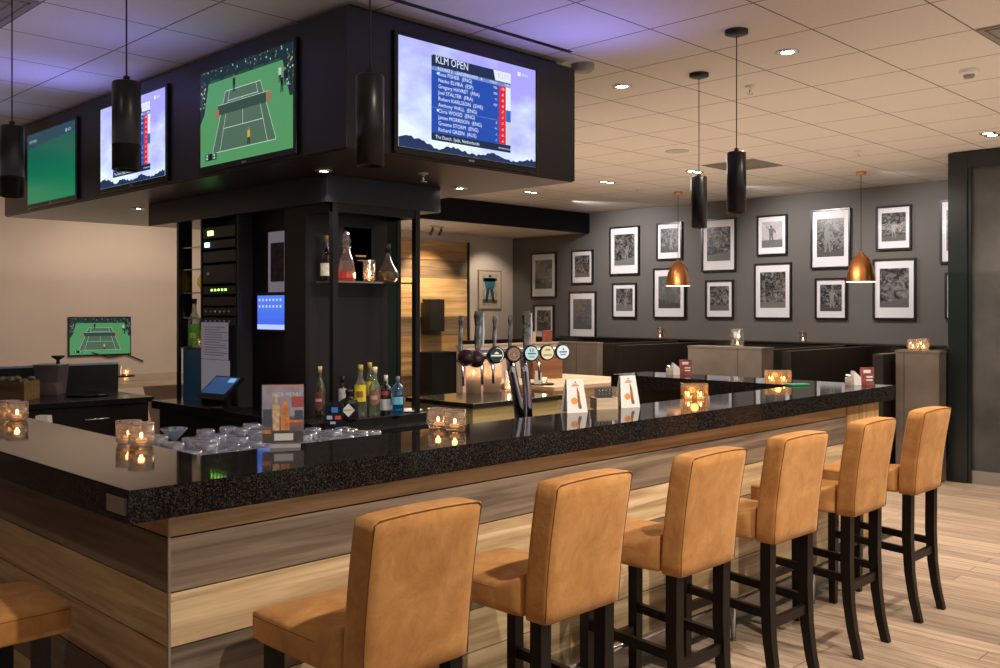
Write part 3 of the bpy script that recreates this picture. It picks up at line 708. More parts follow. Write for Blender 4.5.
# ------------------------------------------------------------------ picture wall
frames = [(531.2, 556.2, 252.8, 297.7, 'tall black framed photo nearest the left corner of the grey wall, upper row'),
 (571.5, 593, 250, 284, 'small black framed photo, second from the left in the upper row'),
 (609.7, 639.4, 226.5, 275, 'tall black framed photo hung highest, third from the left in the upper row'),
 (656.5, 682, 222.5, 260, 'small framed photo directly above the left copper lamp'),
 (701.5, 736, 218.5, 271.5, 'large framed photo partly behind the black hanging lamps'),
 (757, 787.3, 215, 255.5, 'pale glare-washed framed photo right of the black hanging lamps'),
 (810.7, 850.5, 209, 268.5, 'large framed photo just left of the right copper lamp, upper row'),
 (876, 911.6, 205.5, 250, 'framed photo of a standing figure right of the right copper lamp, upper row'),
 (940, 981, 199, 263, 'framed photo in the upper row mostly hidden by the dark frame at right'),
 (533.8, 554, 305, 338, 'framed photo low in the left corner, behind the beer tap handles'),
 (569, 596, 291.5, 338.5, 'tall framed photo second from left in the lower row, grey misty print'),
 (612.3, 636.5, 283, 318, 'small framed photo of a lone player, third from left in the lower row'),
 (653.4, 685.6, 268, 318.3, 'tall framed photo in the lower row half covered by the left copper lamp'),
 (705.4, 733.5, 280, 318.3, 'small framed photo in the lower row below the black hanging lamps'),
 (754.3, 791.5, 263, 319, 'large framed photo with a bright glare, below the pale print'),
 (815, 847, 278, 319.5, 'small framed photo in the lower row left of the right copper lamp'),
 (873, 916, 258.5, 319.7, 'large framed photo in the lower row just right of the right copper lamp'),
 (945, 988, 272, 319.5, 'framed photo in the lower row mostly hidden by the dark frame at right')]
for i, (u0, u1, v0, v1, lab) in enumerate(frames):
    dA, yA = atX(u0, XW - .02); dB, yB = atX(u1, XW - .02); dm = (dA + dB) / 2
    W = abs(yA - yB); zt_, zb_ = zat(v0, dm), zat(v1, dm); Hh = zt_ - zb_
    t = thing('picture_frame', lab, 'picture', (XW - .004, (yA + yB) / 2, (zt_ + zb_) / 2), RL)
    fw = .022
    mb = MB().box(-W / 2, -W / 2 + fw, -.03, 0, -Hh / 2, Hh / 2).box(W / 2 - fw, W / 2, -.03, 0, -Hh / 2, Hh / 2).box(-W / 2 + fw, W / 2 - fw, -.03, 0, -Hh / 2, -Hh / 2 + fw).box(-W / 2 + fw, W / 2 - fw, -.03, 0, Hh / 2 - fw, Hh / 2)
    mb.build('frame', FRAME, t)
    MB().box(-W / 2 + fw, W / 2 - fw, -.014, -.002, -Hh / 2 + fw, Hh / 2 - fw).build('mat_board', MATB, t)
    iw = W * .68; it, ib = Hh * .34, -Hh * .30
    lo, hi = (.008, .55)
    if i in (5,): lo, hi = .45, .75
    if i in (10, 12): lo, hi = .10, .28
    mb = MB(); mb.flat([(-iw / 2, ib), (iw / 2, ib), (iw / 2, it), (-iw / 2, it)], 0, 0, y=-.0155)
    # a figure silhouette and a ground band in each print
    rr = random.Random(i * 7 + 1); cx = rr.uniform(-.12, .12) * iw; hh = (it - ib); k = rr.uniform(.5, .75) * hh; bz = ib + .12 * hh
    def fl(poly, l, m_): mb.flat([(max(-iw / 2, min(iw / 2, cx + x * k)), bz + z * k) for x, z in poly], l, m_, y=-.0155)
    mb.flat([(-iw / 2, ib), (iw / 2, ib), (iw / 2, ib + hh * rr.uniform(.12, .3)), (-iw / 2, ib + hh * rr.uniform(.12, .3))], 1, 1, y=-.0155)
    if i in (2, 3, 5, 7, 11, 12, 15, 6):
        fl([(-.10, .45), (.10, .45), (.15, .82), (-.15, .82)], 2, 2); fl([(-.11, 0), (-.04, 0), (0, .46), (-.10, .46)], 2, 2); fl([(.16, 0), (.09, 0), (0, .46), (.10, .46)], 2, 2)
        fl([(.065 * math.cos(a * PI / 5), .91 + .08 * math.sin(a * PI / 5)) for a in range(10)], 2, 2); fl([(.15, .82), (.10, .74), (.26, .55), (.30, .62)], 2, 2); fl([(-.15, .82), (-.10, .74), (-.28, .95), (-.30, .88)], 2, 2)
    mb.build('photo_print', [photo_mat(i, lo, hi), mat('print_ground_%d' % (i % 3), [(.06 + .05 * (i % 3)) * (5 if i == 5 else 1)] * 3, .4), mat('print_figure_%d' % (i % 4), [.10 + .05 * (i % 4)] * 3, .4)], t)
    MB().add([(-W / 2 + fw, -.022, -Hh / 2 + fw), (W / 2 - fw, -.022, -Hh / 2 + fw), (W / 2 - fw, -.022, Hh / 2 - fw), (-W / 2 + fw, -.022, Hh / 2 - fw)], [[0, 1, 2, 3]]).build('glass_pane', glass('picture_glass', (1, 1, 1), .05), t)
# figure painting on back wall
_, xa = atY(477.5, YW); _, xb = atY(500.5, YW)
t = thing('picture_frame', 'pale framed print of a blue-green figure on the cream wall behind the taps', 'picture', ((xa + xb) / 2, YW - .004, 1.925))
W, Hh = xb - xa, .62
mb = MB().box(-W / 2, -W / 2 + .015, -.025, 0, -Hh / 2, Hh / 2).box(W / 2 - .015, W / 2, -.025, 0, -Hh / 2, Hh / 2).box(-W / 2 + .015, W / 2 - .015, -.025, 0, -Hh / 2, -Hh / 2 + .015).box(-W / 2 + .015, W / 2 - .015, -.025, 0, Hh / 2 - .015, Hh / 2)
mb.build('frame', mat('pale_wood_frame', (.38, .31, .24), .5), t)
MB().box(-W / 2 + .015, W / 2 - .015, -.012, -.002, -Hh / 2 + .015, Hh / 2 - .015).build('mat_board', mat('beige_mount', (.58, .50, .40), .6), t)
mb = MB(); F2 = lambda p, m_: mb.flat([(x * W, z * Hh) for x, z in p], 1, m_, y=-.0135)
mb.flat([(-.32 * W, -.42 * Hh), (.32 * W, -.42 * Hh), (.32 * W, .40 * Hh), (-.32 * W, .40 * Hh)], 0, 0, y=-.0135)
F2([(-.18, .02), (.18, .02), (.26, .30), (-.26, .30)], 1); F2([(-.2, -.3), (-.1, -.3), (0, .03), (-.14, .03)], 2); F2([(.2, -.3), (.1, -.3), (0, .03), (.14, .03)], 2)
F2([(.07 * math.cos(a * PI / 4), .35 + .04 * math.sin(a * PI / 4)) for a in range(8)], 2); F2([(-.32, -.34), (.32, -.36), (.32, -.26), (-.32, -.24)], 3); F2([(-.3, .30), (.3, .30), (.3, .22), (-.3, .20)], 1)
mb.build('painted_print', [mat('print_paper', (.42, .42, .36), .6, var=.3, vscale=20), mat('print_teal', (.03, .16, .20), .6, var=.5, vscale=30), mat('print_navy', (.03, .05, .08), .6), mat('print_olive', (.12, .13, .10), .6, var=.5, vscale=30)], t)
# wall speaker
t = thing('wall_speaker', 'black loudspeaker mounted on the wood panelled wall', 'speaker', (9.33, YW - .04, 1.28))
MB().box(-.15, .15, -.21, -.04, 0, .48, bev=.01).build('cabinet', BLKM, t); MB().box(-.03, .03, -.04, 0, .18, .3).build('bracket', BLKM, t)
MB().box(-.13, .13, -.212, -.21, .02, .46).build('grille', mat('speaker_cloth', (.006, .006, .007), .9), t)
t = thing('floor_speaker', 'tall black speaker cabinet standing in front of the wood panelled wall', 'cabinet', (8.78, 9.9, 0))
MB().box(-.25, .25, -.15, .15, 0, 1.02, bev=.01).build('cabinet', BLKM, t); MB().box(-.23, .23, -.153, -.15, .04, .98).build('front_cloth', mat('speaker_cloth', (0, 0, 0)), t)
MB().cyl((.2, -.165, .6), .012, .01, 12).build('knob', STEEL, t)

# ------------------------------------------------------------------ booths
GP = mat('grey_taupe_panel', (.145, .120, .105), .55, var=.25, vscale=3)
LEA = mat('black_leather', (.011, .008, .0075), .5, bump=.2, bscale=30)
ZB = 1.22
def partition(name, label, x0, x1, y0, y1, seams=()):
    t = thing(name, label, 'partition', ((x0 + x1) / 2, (y0 + y1) / 2, 0))
    ox, oy = (x0 + x1) / 2, (y0 + y1) / 2
    o = MB().box(x0 - ox, x1 - ox, y0 - oy, y1 - oy, 0, ZB - .02, bev=.004).build('panel', GP, t)
    MB().box(x0 - ox - .004, x1 - ox + .004, y0 - oy - .004, y1 - oy + .004, ZB - .02, ZB).build('top_cap', mat('grey_cap', (.17, .145, .125), .5), t)
    for sy in seams: MB().box(x0 - ox - .002, x0 - ox + .002, sy - oy - .003, sy - oy + .003, 0, ZB - .02).build('seam', mat('seam_dark', (.05, .04, .035), .6), t)
    return t
partition('booth_partition', 'left grey booth end panel, just behind the beer taps', 8.66, 8.76, 6.98, 7.62, (7.3,))
partition('booth_partition', 'wide grey booth end panel in the middle below the tall lantern', 8.60, 8.84, 4.83, 5.70, (5.1,))
partition('booth_partition', 'tall grey pillar panel at right, behind the last bar stool', 9.06, 9.24, 3.28, 3.68, (3.6,))
o = thing('booth_partition', 'low beige partition behind the row of frosted candle glasses', 'partition', (7.6, 7.55, 0))
MB().box(-.60, .95, -.05, .05, 0, ZB - .02).build('panel', mat('beige_panel', (.50, .40, .33), .7), o)
MB().box(-.61, .96, -.06, .06, ZB - .02, ZB).build('top_cap', mat('beige_cap', (.40, .32, .26), .6), o)
def booth(label, y0, y1, xf=8.92):
    t = thing('booth_bench', label, 'bench', (XW - .3, (y0 + y1) / 2, 0))
    ox, oy = XW - .3, (y0 + y1) / 2
    # U shaped backrest with rounded corners
    r = .45; th = .10
    def outline(i):
        pts = [(xf, y0 + i)]
        cx, cy = XW - r, y0 + r
        for k in range(9):
            a = -PI / 2 + k * PI / 16; pts.append((cx + (r - i) * math.cos(a), cy + (r - i) * math.sin(a)))
        cy = y1 - r
        for k in range(9):
            a = k * PI / 16; pts.append((cx + (r - i) * math.cos(a), cy + (r - i) * math.sin(a)))
        pts.append((xf, y1 - i)); return pts
    po, pi_ = outline(0.02), outline(.02 + th); n = len(po)
    vs = [(x - ox, y - oy, z) for z in (.45, 1.18) for x, y in po] + [(x - ox, y - oy, z) for z in (.45, 1.18) for x, y in pi_]
    fs = []
    for k in range(n - 1):
        fs += [[k, k + 1, n + k + 1, n + k], [2 * n + k, 2 * n + k + 1, 3 * n + k + 1, 3 * n + k], [n + k, n + k + 1, 3 * n + k + 1, 3 * n + k]]
    fs += [[0, n, 3 * n, 2 * n], [n - 1, 2 * n - 1, 4 * n - 1, 3 * n - 1]]
    MB().add(vs, fs, 0).build('backrest', LEA, t)
    sb = MB().box(XW - .7 - ox, XW - .13 - ox, y0 + .55 - oy, y1 - .55 - oy, .3, .46).box(xf - ox, XW - .13 - ox, y0 + .13 - oy, y0 + .55 - oy, .3, .46).box(xf - ox, XW - .13 - ox, y1 - .55 - oy, y1 - .13 - oy, .3, .46)
    sb.build('seat', LEA, t)
    MB().box(xf + .03 - ox, XW - .1 - ox, y0 + .13 - oy, y0 + .5 - oy, 0, .3).box(xf + .03 - ox, XW - .1 - ox, y1 - .5 - oy, y1 - .13 - oy, 0, .3).box(XW - .65 - ox, XW - .13 - ox, y0 + .5 - oy, y1 - .5 - oy, 0, .3).build('plinth', BLKM, t)
booth('black leather curved booth bench between the middle and left grey panels', 4.97, 6.95)
booth('black leather booth bench between the middle grey panel and the pillar at right', 3.72, 4.80)
booth('black leather booth bench in the far left corner behind the beer taps', 7.35, 9.6)
o = MB().box(XW - .16, XW - .002, 3.3, 9.7, 1.185, 1.20).build('wall_ledge', mat('dark_ledge', (.03, .024, .022), .4)); tag(o, 'dark ledge along the picture wall above the booth benches', 'ledge')
for (yy, l) in ((6.1, 'dark table inside the booth under the left copper lamp'), (4.2, 'dark table inside the booth under the right copper lamp')):
    t = thing('booth_table', l, 'table', (9.9, yy, 0)); MB().box(-.5, .5, -.3, .3, .72, .75, bev=.004).build('tabletop', mat('dark_table', (.05, .035, .025), .3), t); MB().cyl((0, 0, .02), .04, .70).build('pedestal', BLKM, t); MB().cyl((0, 0, 0), .25, .02, 24).build('base', BLKM, t)

# ------------------------------------------------------------------ candles
RIM = glass('glass_rim', (.85, .8, .78), .6, .05, haze=.25, hcol=(1, .9, .8))
def candle_glass(x, y, z, label, r=.044, h=.080, e=.06, group=None, m=None, flame=True):
    t = thing('candle_glass', label, 'candle', (x, y, z), random.uniform(0, 3), group)
    prof = [(0, .003), (r * .85, .003), (r * .97, .012), (r, .025), (r, h), (r - .004, h), (r - .004, .016), (0, .012)]
    MB().lathe(prof, 24, cap=False).build('glass', m or CUT, t)
    ring = [(r * math.cos(k * PI / 12), r * math.sin(k * PI / 12), h) for k in range(25)]
    MB().tube(ring, .0022, 5).build('rim', RIM, t)
    mb = MB()
    if m is None:
        for zz_ in (.3, .42, .54, .66): mb.tube([(px * 1.01, py * 1.01, h * zz_) for px, py, _ in ring], .0011, 4)
        mb.build('relief_bands', RIM, t)
    MB().cyl((0, 0, .014), .019, .014, 16).build('tealight', WAX, t)
    MB().sphere((0, 0, .038), .0055, sc=(1, 1, 2.0), u=8, w=6).build('flame', FLAME, t)
    if e: point((x, y, z + .048), e, (1, .50, .18), .012)
    return t
def pxc(u, v, z, **k): return atZ(u, v, z)
pairs = [((5, 419), (21, 421), 'left end of the short bar arm'), ((128, 443.5), (142, 446), 'near bar corner'), ((439, 428.5), (454, 430.5), 'middle of the bar front')]
for (a, b, place) in pairs:
    p, q_ = Vector(atZ(*a, ZT)), Vector(atZ(*b, ZT)); mid = (p + q_) / 2; dv = Vector((RX, RY)) * .034 + Vector((VX, VY)) * -.032
    for s_, w_ in ((-1, 'left'), (1, 'right')):
        c = mid + dv * s_ * 1.03; candle_glass(c.x, c.y, ZT, '%s patterned candle glass of the pair on the %s' % (w_, place))
# square glass holders with two tealights each
def square_candle(x, y, z, label, w=.14, d=.07, h=.075, rz=0, n=2):
    t = thing('candle_holder', label, 'candle', (x, y, z), rz)
    mb = MB()
    for (x0, x1, y0, y1) in ((-w / 2, w / 2, -d / 2, -d / 2 + .005), (-w / 2, w / 2, d / 2 - .005, d / 2), (-w / 2, -w / 2 + .005, -d / 2 + .005, d / 2 - .005), (w / 2 - .005, w / 2, -d / 2 + .005, d / 2 - .005)): mb.box(x0, x1, y0, y1, .001, h)
    mb.build('glass', glass('amber_pattern_glass', (1, .86, .66), .2, haze=.05, hcol=(1, .78, .5), grid=True), t)
    for k in range(n):
        xx = (k - (n - 1) / 2) * w / n
        MB().cyl((xx, 0, .002), .019, .014, 14).build('tealight', WAX, t); MB().sphere((xx, 0, .027), .0055, sc=(1, 1, 2), u=8, w=6).build('flame', FLAME, t)
    point((x, y, z + .045), .09, (1, .50, .18), .02)
x, y = atZ(694.5, 399, ZT); square_candle(x, y, ZT, 'rectangular glass candle holder on the far half of the bar front', .135, .07, .085, -.78)
x, y = atZ(778, 382.3, ZT); square_candle(x, y, ZT, 'small rectangular candle holder near the far corner of the bar', .16, .07, .08, -.78)
LANT = glass('tall_clear_glass', (.93, .93, .95), .12)
d_, y_ = atX(660, XW - .08); candle_glass(XW - .08, y_, 1.20, 'tall clear candle glass on the wall ledge under the left copper lamp', .05, .15, .1, m=LANT)
d_, y_ = atX(803, XW - .08); candle_glass(XW - .08, y_, 1.20, 'small candle glass on the wall ledge left of the right copper lamp', .05, .13, .1, m=LANT)
x = 8.72; d_, y_ = atX(737.5, x); candle_glass(x, y_, ZB, 'large tall candle glass on top of the middle grey panel', .07, .18, .1, m=LANT)
x = 9.15; d_, y_ = atX(913, x); candle_glass(x, y_, ZB, 'left candle glass on top of the grey pillar at right', .05, .10, .3)
d_, y_ = atX(923.5, x); candle_glass(x, y_, ZB, 'right candle glass on top of the grey pillar at right', .05, .11, .3)

# ------------------------------------------------------------------ beer tap tower
ZW = .93
t = thing('beer_tap_tower', 'chrome beer tap tower with seven lens medallions behind the bar', 'beer tap', (3.25, 3.07, ZW))
MB().tube([(.0, 0, 0), (-.012, 0, .14), (-.035, 0, .26), (-.07, 0, .38), (-.085, 0, .455)], [.032, .026, .023, .022, .021], 16).build('column', CHR2, t)
MB().tube([(.035, 0, 0), (.04, 0, .14), (.035, 0, .26), (.02, 0, .38), (.0, 0, .455)], [.026, .022, .020, .020, .019], 16).build('column', CHR2, t)
MB().cyl((0, 0, 0), .085, .02, 28).build('base', CHROME, t)
MB().tube([(-.35, 0, .468), (.30, 0, .468)], .022, 16).sphere((-.35, 0, .468), .024).sphere((.30, 0, .468), .024).build('tap_bar', CHR2, t)
Y305 = 3.02
us = [467, 477, 495, 512.4, 530, 546, 561.4]
HGL = mat('handle_glass', (.36, .40, .44), .10, metal=.8, var=.8, vscale=30)
dcols = [(.05, .012, .014), (.05, .012, .014), (.012, .03, .035), (.16, .10, .07), (.40, .62, .66), (.62, .60, .38), (.60, .74, .82)]
tall = [0, 2, 3, 4, 5]
for i, u in enumerate(us):
    _, xw = atY(u, Y305); lx = xw - 3.25
    Mx = Matrix.Translation((lx, -.055, .468)) @ Matrix.Rotation(math.radians(-25), 4, 'Z') @ Matrix.Rotation(PI / 2, 4, 'X')
    if i < 2:
        dm = MB().sphere((lx, -.045, .462 - .01 * i), .038).build('medallion', mat('dark_red_ball', (.018, .005, .007), .08), t)
    else:
        dm = MB().lathe([(.0, -.012), (.034, -.012), (.039, -.004), (.039, .006), (.034, .010)], 28, M=Mx, cap=False).build('medallion', mat('chrome_dark', (.08, .08, .09), .12, metal=.8), t)
        c = dcols[i]
        fm_ = MB().cyl((0, 0, .008), .0315, .003, 28, M=Mx, smooth=False)
        face = fm_.build('face', mat('medallion_face_%d' % i, c, .3, emit=.18 if i > 3 else .03, ecol=c), dm)
        # logo marks
        lm = MB(); My = Mx @ Matrix.Rotation(-PI / 2, 4, 'X')   # local x right, z up, facing -y
        def LP(poly): lm.add([(x_, -.0125, z_) for x_, z_ in poly], [list(range(len(poly)))], 0, False, My)
        if i == 2:
            LP([(-.026, -.006), (.026, -.006), (.026, .001), (-.026, .001)]); LP([(-.012, .005), (.012, .005), (.008, .011), (0, .015), (-.008, .011)])
            lm.add([(.033 * math.cos(a) * k_, -.0125, .033 * math.sin(a) * k_) for k_ in (1, .9) for a in [(-60 + 12 * j) * PI / 180 for j in range(14)]], [[j, j + 1, 15 + j, 14 + j] for j in range(13)], 0, False, My)
        elif i == 3:
            for rr_ in (.026, .017): lm.add([(rr_ * math.cos(a) * k_, -.0125, rr_ * math.sin(a) * k_) for k_ in (1, .88) for a in [j * PI / 10 for j in range(21)]], [[j, j + 1, 22 + j, 21 + j] for j in range(20)], 0, False, My)
            LP([(-.008, -.008), (.008, -.008), (0, .012)])
        elif i == 4:
            LP([(-.009, .006), (-.004, .006), (-.004, .022), (-.009, .022)]); LP([(.004, .006), (.009, .006), (.009, .022), (.004, .022)]); LP([(-.02, -.004), (.02, -.004), (.02, .002), (-.02, .002)]); LP([(-.014, -.018), (.014, -.018), (.014, -.014), (-.014, -.014)])
        elif i == 5:
            LP([(-.022, -.014), (.022, -.014), (.022, -.008), (-.022, -.008)]); LP([(-.016, .010), (.016, .010), (.010, .018), (-.010, .018)])
        else:
            LP([(-.02, -.003), (.02, -.003), (.02, .003), (-.02, .003)]); LP([(-.004, .01), (.006, .01), (.002, .022)]); LP([(-.014, -.014), (.014, -.014), (.014, -.010), (-.014, -.010)])
        lc = [(.8, .85, .85), (.45, .32, .22), (.06, .14, .2), (.45, .22, .12), (.03, .07, .14)][i - 2]
        lm.build('logo', mat('medallion_logo_%d' % i, lc, .4), dm)
for j, u in enumerate((465.5, 500, 515.5, 490, 529)):
    pass
for j, (u, wide) in enumerate(((466.5, 0), (484, 1), (500.5, 0), (516, 0), (532, 1))):
    _, xw = atY(u, Y305); lx = xw - 3.25; k = 1.75 if wide else 1
    zt2 = .665 if wide else .645
    MB().tube([(lx, -.01, .485), (lx, -.012, .55), (lx + .001, -.014, .60), (lx + .002, -.014, zt2 - .02), (lx + .002, -.014, zt2)], [.007 * k, .010 * k, .009 * k, .013 * k, .010 * k], 7, smooth=False).build('tap_handle', HGL, t)
    if wide: MB().tube([(lx + .012, -.03, .50), (lx + .016, -.03, .58), (lx + .014, -.03, zt2 - .01)], [.005, .008, .006], 6, smooth=False).build('side_facet', CHROME, t)
for u in (464, 483, 494, 540):
    _, xw = atY(u, Y305); lx = xw - 3.25
    MB().tube([(lx, -.015, .45), (lx - .006, -.05, .42), (lx - .010, -.055, .34)], [.009, .008, .006], 10).build('spout', STEEL, t)

# ------------------------------------------------------------------ things on the bar
# menu stand
x, y = atZ(283, 447, ZT)
t = thing('menu_stand', 'acrylic menu stand with a cocktail card near the bar corner', 'menu', (x, y, ZT), math.radians(-32)); t.scale = (1.0, 1, 1.07)
MB().box(-.072, .072, -.006, -.003, .015, .205).box(-.072, .072, .003, .006, .015, .205).build('acrylic_cover', GLASS, t)
ms = [mat('menu_sky', (.36, .30, .42), .4, var=.3, vscale=20), mat('menu_navy', (.03, .035, .09), .4), mat('menu_orange', (.80, .24, .04), .4, var=.4, vscale=60), mat('menu_gold', (.75, .5, .25), .4, var=.4, vscale=70),
      mat('menu_red', (.45, .05, .03), .4), mat('menu_dark', (.10, .05, .05), .4, var=.4, vscale=30), mat('white_print', (.85, .83, .8), .5), mat('menu_copper', (.6, .28, .12), .4)]
mb = MB().box(-.07, .07, -.0025, .0025, .015, .203, 5)
fy = -.0028
def Q(x0, x1, z0, z1, m_, l=1, sk=0): mb.flat([(x0, z0), (x1, z0), (x1 + sk, z1), (x0 + sk, z1)], l, m_, y=fy)
Q(-.07, .07, .10, .197, 0, 1); Q(-.07, .07, .197, .203, 7, 1); Q(-.068, -.038, .07, .125, 1, 2); Q(-.035, -.012, .055, .14, 3, 2); Q(-.028, -.018, .14, .175, 3, 2)
Q(-.008, .022, .055, .13, 2, 2); Q(-.004, .016, .13, .15, 2, 2); Q(.03, .07, .13, .165, 4, 2); Q(.025, .068, .07, .08, 4, 3); Q(-.069, -.04, .045, .058, 2, 3); Q(.02, .069, .08, .088, 2, 3)
Q(.04, .068, .09, .12, 1, 2); Q(-.03, .035, .022, .045, 6, 3)
text(mb, 'BEER MENU', -.038, .166, .019, 6, 4, y=fy)
mb.build('menu_card', ms, t, norm=False)
MB().prism([(-.045, 0), (.06, 0), (.06, .010), (-.045, .012)], -.022, .022).build('foot', mat('foot_grey', (.55, .52, .5), .35, metal=.4), t)
# tent cards
def tent(u, v, label):
    x, y = atZ(u, v, ZT); t = thing('tent_card', label, 'table card', (x, y, ZT), math.radians(-20))
    w = .055; mb = MB()
    prof = [(-.034, 0), (-.006, .155), (.006, .155), (.034, 0)]
    for (a, b) in ((0, 1), (1, 2), (2, 3)):
        (ya, za), (yb, zb) = prof[a], prof[b]
        w0 = w if za < .1 else w * .8; w1 = w if zb < .1 else w * .8
        mb.add([(-w0, ya, za), (w0, ya, za), (w1, yb, zb), (-w1, yb, zb)], [[0, 1, 2, 3]], 0)
    fc = mb.build('folded_card', WHITE, t, norm=False)
    mb = MB()
    def TP(poly, m_):
        mb.add([(x_, -.034 + .028 * z_ / .155 - .0012, z_) for x_, z_ in poly], [list(range(len(poly)))], m_)
    TP([(.006, .03), (.022, .03), (.018, .09), (.010, .115), (.006, .115)], 0); TP([(.008, .055), (.015, .055), (.010, .118), (.006, .118)], 1)
    TP([(-.012 + .018 * math.cos(a * PI / 6), .055 + .016 * math.sin(a * PI / 6)) for a in range(12)], 1); TP([(.008, .018), (.024, .018), (.024, .035), (.008, .035)], 2)
    TP([(-.02, .122), (.02, .122), (.02, .127), (-.02, .127)], 3); TP([(-.014, .130), (.014, .130), (.014, .134), (-.014, .134)], 3); TP([(-.004, .138), (.006, .138), (.001, .148)], 2)
    mb.build('print', [mat('card_brown', (.30, .12, .05), .5), mat('card_orange', (.75, .30, .06), .5), mat('card_grey', (.12, .11, .11), .5), mat('card_rose', (.5, .2, .15), .5)], fc)
tent(574, 412, 'white tent card with a bottle picture, left of the wooden box on the bar')
tent(627, 407, 'white tent card with a bottle picture, right of the wooden box on the bar')
x, y = atZ(604, 408.5, ZT)
t = thing('wooden_caddy', 'small wooden box of cutlery sachets between the two tent cards', 'caddy', (x, y, ZT), math.radians(-30))
w, d, h = .055, .045, .055
MB().box(-w, w, -d, -d + .008, 0, h).box(-w, w, d - .008, d, 0, h).box(-w, -w + .008, -d + .008, d - .008, 0, h).box(w - .008, w, -d + .008, d - .008, 0, h).box(-w + .008, w - .008, -d + .008, d - .008, 0, .008).build('box', TABLEW, t)
cd = MB().box(-.045, .045, .005, .009, .01, .10).build('black_card', mat('chalk_black', (.05, .05, .055), .5), t)
mb = MB()
for k in range(4): mb.tube([(-.03 + k * .018, .0035, .06), (-.024 + k * .018, .0035, .07), (-.032 + k * .018, .0035, .08), (-.022 + k * .018, .0035, .09)], .0025, 5)
mb.build('white_scribble', WHITE, cd)
# menus/napkins at the ends
def condiments(x, y, z, lab, rz=-.6):
    t = thing('menu_holder', 'red and white menu card ' + lab, 'menu', (x, y, z), rz)
    MB().box(-.045, .045, -.008, .008, 0, .11).build('card', mat('menu_pinkred', (.26, .06, .06), .5, var=.6, vscale=40), t)
    mb = MB().box(-.03, .02, -.0095, -.0085, .075, .095).box(-.01, .035, -.0095, -.0085, .045, .055).box(-.01, .035, -.0095, -.0085, .025, .035); mb.build('lettering', WHITE, t)
    c = (math.cos(rz), math.sin(rz))
    t2 = thing('napkin_holder', 'white folded napkins standing beside the ' + lab.split(' ', 1)[1] if False else 'white folded napkins ' + lab, 'napkins', (x - .078 * c[0], y - .078 * c[1], z), rz)
    MB().prism([(-.024, 0), (.026, 0), (.024, .05), (-.024, .09)], -.02, .02).build('napkin', WHITE, t2)
    t3 = thing('salt_shaker', 'small salt shaker ' + lab, 'shaker', (x - .13 * c[0], y - .13 * c[1], z), 0)
    MB().lathe([(.022, 0), (.022, .045), (.016, .05)], 14).build('body', glass('shaker_glass', (.9, .88, .85), .15, haze=.5, hcol=(.9, .85, .8)), t3); MB().lathe([(.018, .05), (.018, .068), (0, .07)], 14, cap=False).build('lid', STEEL, t3)
condiments(6.0, 2.62, ZT, 'at the far right end of the bar')
condiments(5.99, 3.99, ZT, 'on the far arm of the bar, before the black booth')
# green cloth on bar
x, y = atZ(797, 385.5, ZT); o = MB().box(-.07, .07, -.04, .04, 0, .012, bev=.004).build('folded_cloth', mat('green_cloth', (.02, .22, .10), .8), loc=(x, y, ZT), rz=-.5); tag(o, 'green folded cloth near the far corner of the bar', 'cloth')
# steel bowl behind the bar
o = MB().lathe([(.0, 0), (.05, 0), (.09, .05), (.105, .10), (.12, .105), (.10, .10), (.085, .05), (0, .01)], 28, cap=False).build('steel_bowl', CHROME, loc=(4.62, 3.25, ZW)); tag(o, 'steel bowl on the worktop behind the long bar', 'bowl')

# ------------------------------------------------------------------ glasses behind the corner
gl = []
def tumbler_mesh(r, h):
    return [(r * .75, 0), (r * .98, .004), (r, .01), (r * .86, h * .9), (r * .80, h), (0, h), (0, h - .008), (r * .76, h - .008), (r * .93, .006)]
BG = glass('blue_white_glass', (.78, .84, .95), .75, .08, haze=.20, hcol=(.8, .85, 1))
base_g = MB().lathe(tumbler_mesh(.044, .105), 14, cap=False).build('drinking_glass', BG, norm=True)
spots = []; rg = random.Random(11)
for k in range(6000):
    xx, yy = rg.uniform(1.61, 2.70), rg.uniform(2.965, 3.735)
    if (xx - 1.83) ** 2 + (yy - 3.70) ** 2 > .10 ** 2 and all((xx - a_) ** 2 + (yy - b_) ** 2 > .0915 ** 2 for a_, b_ in spots): spots.append((xx, yy))
spots.sort(key=lambda p: p[0])
o = MB().lathe([(0, .001), (.032, .002), (.033, .005), (.005, .010), (.0045, .055), (.012, .065), (.055, .112), (.053, .114), (.008, .067), (0, .064)], 20, cap=False).build('cocktail_glass', BG, loc=(1.83, 3.70, 1.0)); tag(o, 'upright wide cocktail glass at the back of the low glass shelf', 'glass')
base_g.location = (*spots[0], 1.0)
tag(base_g, 'upturned drinking glass among the rows behind the bar corner', 'glass', 'upturned glasses behind the bar corner')
for (xx, yy) in spots[1:]:
    g_ = base_g.copy(); COL.objects.link(g_); s_ = random.uniform(.85, 1.1) if xx < 2.28 else random.uniform(.35, .55); g_.location = (xx, yy, 1.0); g_.scale = (1, 1, s_)
# flat glass dishes at right of them on worktop
for k in range(9):
    x_, y_ = 2.86 + k * .072, 3.05 + (k % 2) * .07
    if x_ > 3.12 : x_ += 0
    if abs(x_ - 3.25) < .13: continue
    g_ = MB().lathe([(.03, 0), (.034, .006), (.033, .045), (.030, .045), (.03, .008), (0, .006)], 12, cap=False).build('drinking_glass', BG, loc=(x_, y_, ZW)); tag(g_, 'small clear glass in the row beside the tap tower', 'glass', 'small glasses beside the tap tower')

